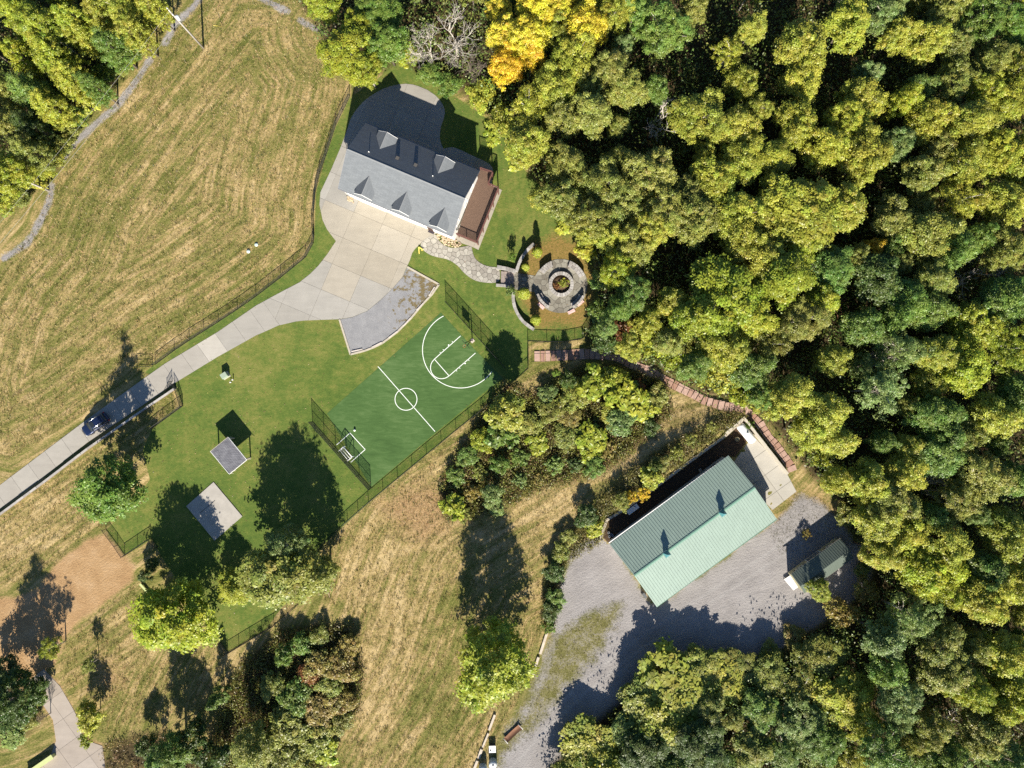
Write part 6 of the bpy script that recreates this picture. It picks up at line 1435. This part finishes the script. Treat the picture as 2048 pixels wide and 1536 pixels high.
# labels that single each plant out
def ordname(i, n):
    if n == 2: return ['left one of two', 'right one of two'][i]
    if i == 0: return f'leftmost of {n}'
    if i == n - 1: return f'rightmost of {n}'
    return ['second', 'third', 'fourth', 'fifth', 'sixth', 'seventh', 'eighth', 'ninth'][i - 1] + f' from left of {n}'
groups = {}
for e in ENT:
    r, noun, col, rpx, px, py, zone = e
    if zone is None: zone = min(ZONES, key=lambda z: (z[1] - px) ** 2 + (z[2] - py) ** 2)[0]
    size = ('large ' if rpx > 46 else 'small ' if rpx < 36 else '') if noun == 'tree' else ('large ' if rpx > 33 else 'small ' if rpx < 22 else '')
    groups.setdefault((zone, noun, col, size), []).append(e)
for (zone, noun, col, size), lst in groups.items():
    lst.sort(key=lambda e: e[4]); n = len(lst)
    for i, e in enumerate(lst):
        r = e[0]; base = f'{size}{CNAME[col]} {noun}'
        r['label'] = f'{base} in {zone}' if n == 1 else f'{base}, {ordname(i, n)}, in {zone}'
        r['label'] = r['label'].replace('in left edge beside', 'at left edge beside').replace('in lawn edge', 'at lawn edge').replace('in grassy bank', 'on grassy bank').replace('in trees above', 'among trees above').replace('in woods edge', 'at woods edge').replace('in brush', 'in brush')
        r['category'] = noun
        r['group'] = 'trees of the woods' if noun == 'tree' else 'shrubs and bushes'

# ------------------------------------------------------------------ ground cover
def scatter(polys, n, excl=()):
    out = []
    for poly in polys:
        a = abs(area2(poly)); k = int(n * a / sum(abs(area2(p)) for p in polys) * 1.6) + 10
        xs = [p[0] for p in poly]; ys = [p[1] for p in poly]
        bb = (max(xs) - min(xs)) * (max(ys) - min(ys)); m = int(k * bb / max(a, 1))
        x = rng.uniform(min(xs), max(xs), m); y = rng.uniform(min(ys), max(ys), m); ok = in_poly(x, y, poly)
        for e in excl: ok &= ~in_poly(x, y, e)
        out.append(np.stack([x[ok], y[ok]], 1))
    P = np.concatenate(out); P = P[rng.permutation(len(P))[:n]]
    return P
def on_ground(P):
    X = (P[:, 0] - 1024) / PPM; Y = (768 - P[:, 1]) / PPM
    return X, Y, bank_height(X, Y)
def stuff_leaves(name, P, zr, size, col, label, tv=.25, upb=.7, elong=1.25, clump=1, spread=.35):
    X, Y, Z = on_ground(P); idx = np.repeat(np.arange(len(P)), clump); m = len(idx)
    C = np.stack([X[idx] + rng.normal(0, spread, m), Y[idx] + rng.normal(0, spread, m), Z[idx] + rng.uniform(zr[0], zr[1], m)], 1)
    N = unit(m) * .8 + np.array([0, -.15, upb]); N /= np.linalg.norm(N, axis=1, keepdims=True)
    ct = np.clip(rng.normal(1, tv, len(P)), .45, 1.7)
    o = put(name, leaf_mesh(name, C, N, size, ct[idx] * rng.normal(1, .15, m).clip(.5, 1.5), rng.normal(0, .02, len(P))[idx] + rng.normal(0, .01, m), elong)); o.color = (*col, 1); tag(o, kind='stuff'); o['label'] = label
    return o
inner = FORESTS
stuff_leaves('forest_understory', scatter(inner, 5600), (1.5, 6.5), .15, (.15, .20, .045), 'shaded young saplings and vines filling the gaps of the woods', clump=18, spread=.7)
stuff_leaves('lawn_leaves', scatter([LAWN], 1500, [DRIVE, PARKING, COURT]), (.02, .06), .07, (.30, .22, .09), 'scattered dry leaves lying on the lawn', upb=2.0)
stuff_leaves('forest_undergrowth', scatter(inner, 9000), (.2, 2.6), .19, (.13, .165, .04), 'dense leafy undergrowth covering the floor of the woods', clump=9, spread=.55)
stuff_leaves('fallen_leaves', scatter(inner, 14000), (.02, .15), .12, (.13, .08, .035), 'brown fallen leaves on the floor of the woods', upb=2.0)
stuff_leaves('thicket_weeds', scatter(THICKET[3:] + THICKET[:1], 4200), (.1, .9), .11, (.19, .195, .042), 'low yellow green weeds filling the meadow thicket', clump=14, spread=.38, tv=.3)
stuff_leaves('thicket_weeds', scatter(THICKET[3:] + THICKET[:2], 1800), (.1, .7), .10, (.24, .17, .075), 'dry brown weeds filling the thickets', clump=14, spread=.35, tv=.3)
bankpoly = [(1200, 1085), (1214, 1038), (1290, 985), (1370, 925), (1450, 866), (1487, 830), (1470, 822), (1400, 850), (1320, 895), (1240, 955), (1150, 1050), (1090, 1150), (1085, 1260), (1110, 1250), (1130, 1130)]
stuff_leaves('bank_weeds', scatter([bankpoly], 1500), (.05, .75), .085, (.18, .165, .05), 'rough weeds on the bank behind the barn', clump=14, spread=.28, tv=.3)
# tufts of cut hay and grass: thin blades leaning every way
def tufts(name, P, hmax, col, label, nb=5, wid=.03, spread=.10):
    X, Y, Z = on_ground(P); idx = np.repeat(np.arange(len(P)), nb); m = len(idx)
    sz = rng.uniform(.5, 1.0, len(P))[idx]
    bx = X[idx] + rng.normal(0, spread, m); by = Y[idx] + rng.normal(0, spread, m); bz = Z[idx] - .04
    a = rng.uniform(0, 6.283, m); ln = hmax * sz * rng.uniform(.6, 1.2, m); lean = rng.uniform(.2, 1.1, m)
    tx, ty, tz = bx + np.cos(a) * ln * lean, by + np.sin(a) * ln * lean, bz + ln
    wx, wy = -np.sin(a) * wid * sz, np.cos(a) * wid * sz
    V = np.stack([np.stack([bx - wx, by - wy, bz], 1), np.stack([bx + wx, by + wy, bz], 1), np.stack([tx + wx * .3, ty + wy * .3, tz], 1), np.stack([tx - wx * .3, ty - wy * .3, tz], 1)], 1).reshape(-1, 3)
    me = bpy.data.meshes.new(name); np_mesh(me, V, np.arange(4 * m, dtype=np.int32).reshape(m, 4))
    ct = np.clip(rng.normal(1, .28, len(P)), .4, 1.7)
    me.attributes.new('tint', 'FLOAT', 'FACE').data.foreach_set('value', (ct[idx]).astype(np.float32)); me.attributes.new('hue', 'FLOAT', 'FACE').data.foreach_set('value', (rng.normal(0, .02, len(P))[idx]).astype(np.float32))
    me.materials.append(LEAF); o = put(name, me); o.color = (*col, 1); tag(o, kind='stuff'); o['label'] = label; return o
MEADOW = [(655, 1085), (745, 990), (960, 825), (1060, 740), (1180, 720), (1345, 790), (1480, 825), (1370, 920), (1200, 1035), (1125, 1120), (1090, 1250), (1040, 1400), (960, 1545), (640, 1545), (730, 1400), (700, 1240), (640, 1190)]
LEFTF = [(-40, 1055), (178, 905), (300, 822), (345, 780), (360, 812), (300, 855), (215, 1050), (170, 1075), (90, 1150), (-40, 1185)]
LOWF = [(130, 1280), (230, 1195), (270, 1170), (300, 1320), (440, 1290), (470, 1330), (440, 1420), (300, 1440), (220, 1480), (170, 1430), (120, 1350)]
excl = [LAWN, DRIVE, COURT, DIRT]
tufts('hay_stubble', scatter([HAYFIELD, MEADOW, LEFTF, LOWF], 30000, excl), .26, (.44, .34, .16), 'pale cut hay lying in tufts over the open fields', 4, .035, .14)
tufts('grass_tufts', scatter([HAYFIELD, MEADOW, LEFTF, LOWF], 17000, excl), .30, (.15, .16, .04), 'green grass tufts standing in the mown fields', 5, .03, .10)
tufts('yard_weeds', scatter([GRASSISLE, BARNEAST], 3500), .16, (.135, .125, .045), 'short weeds growing through the gravel yard', 5, .025, .09)
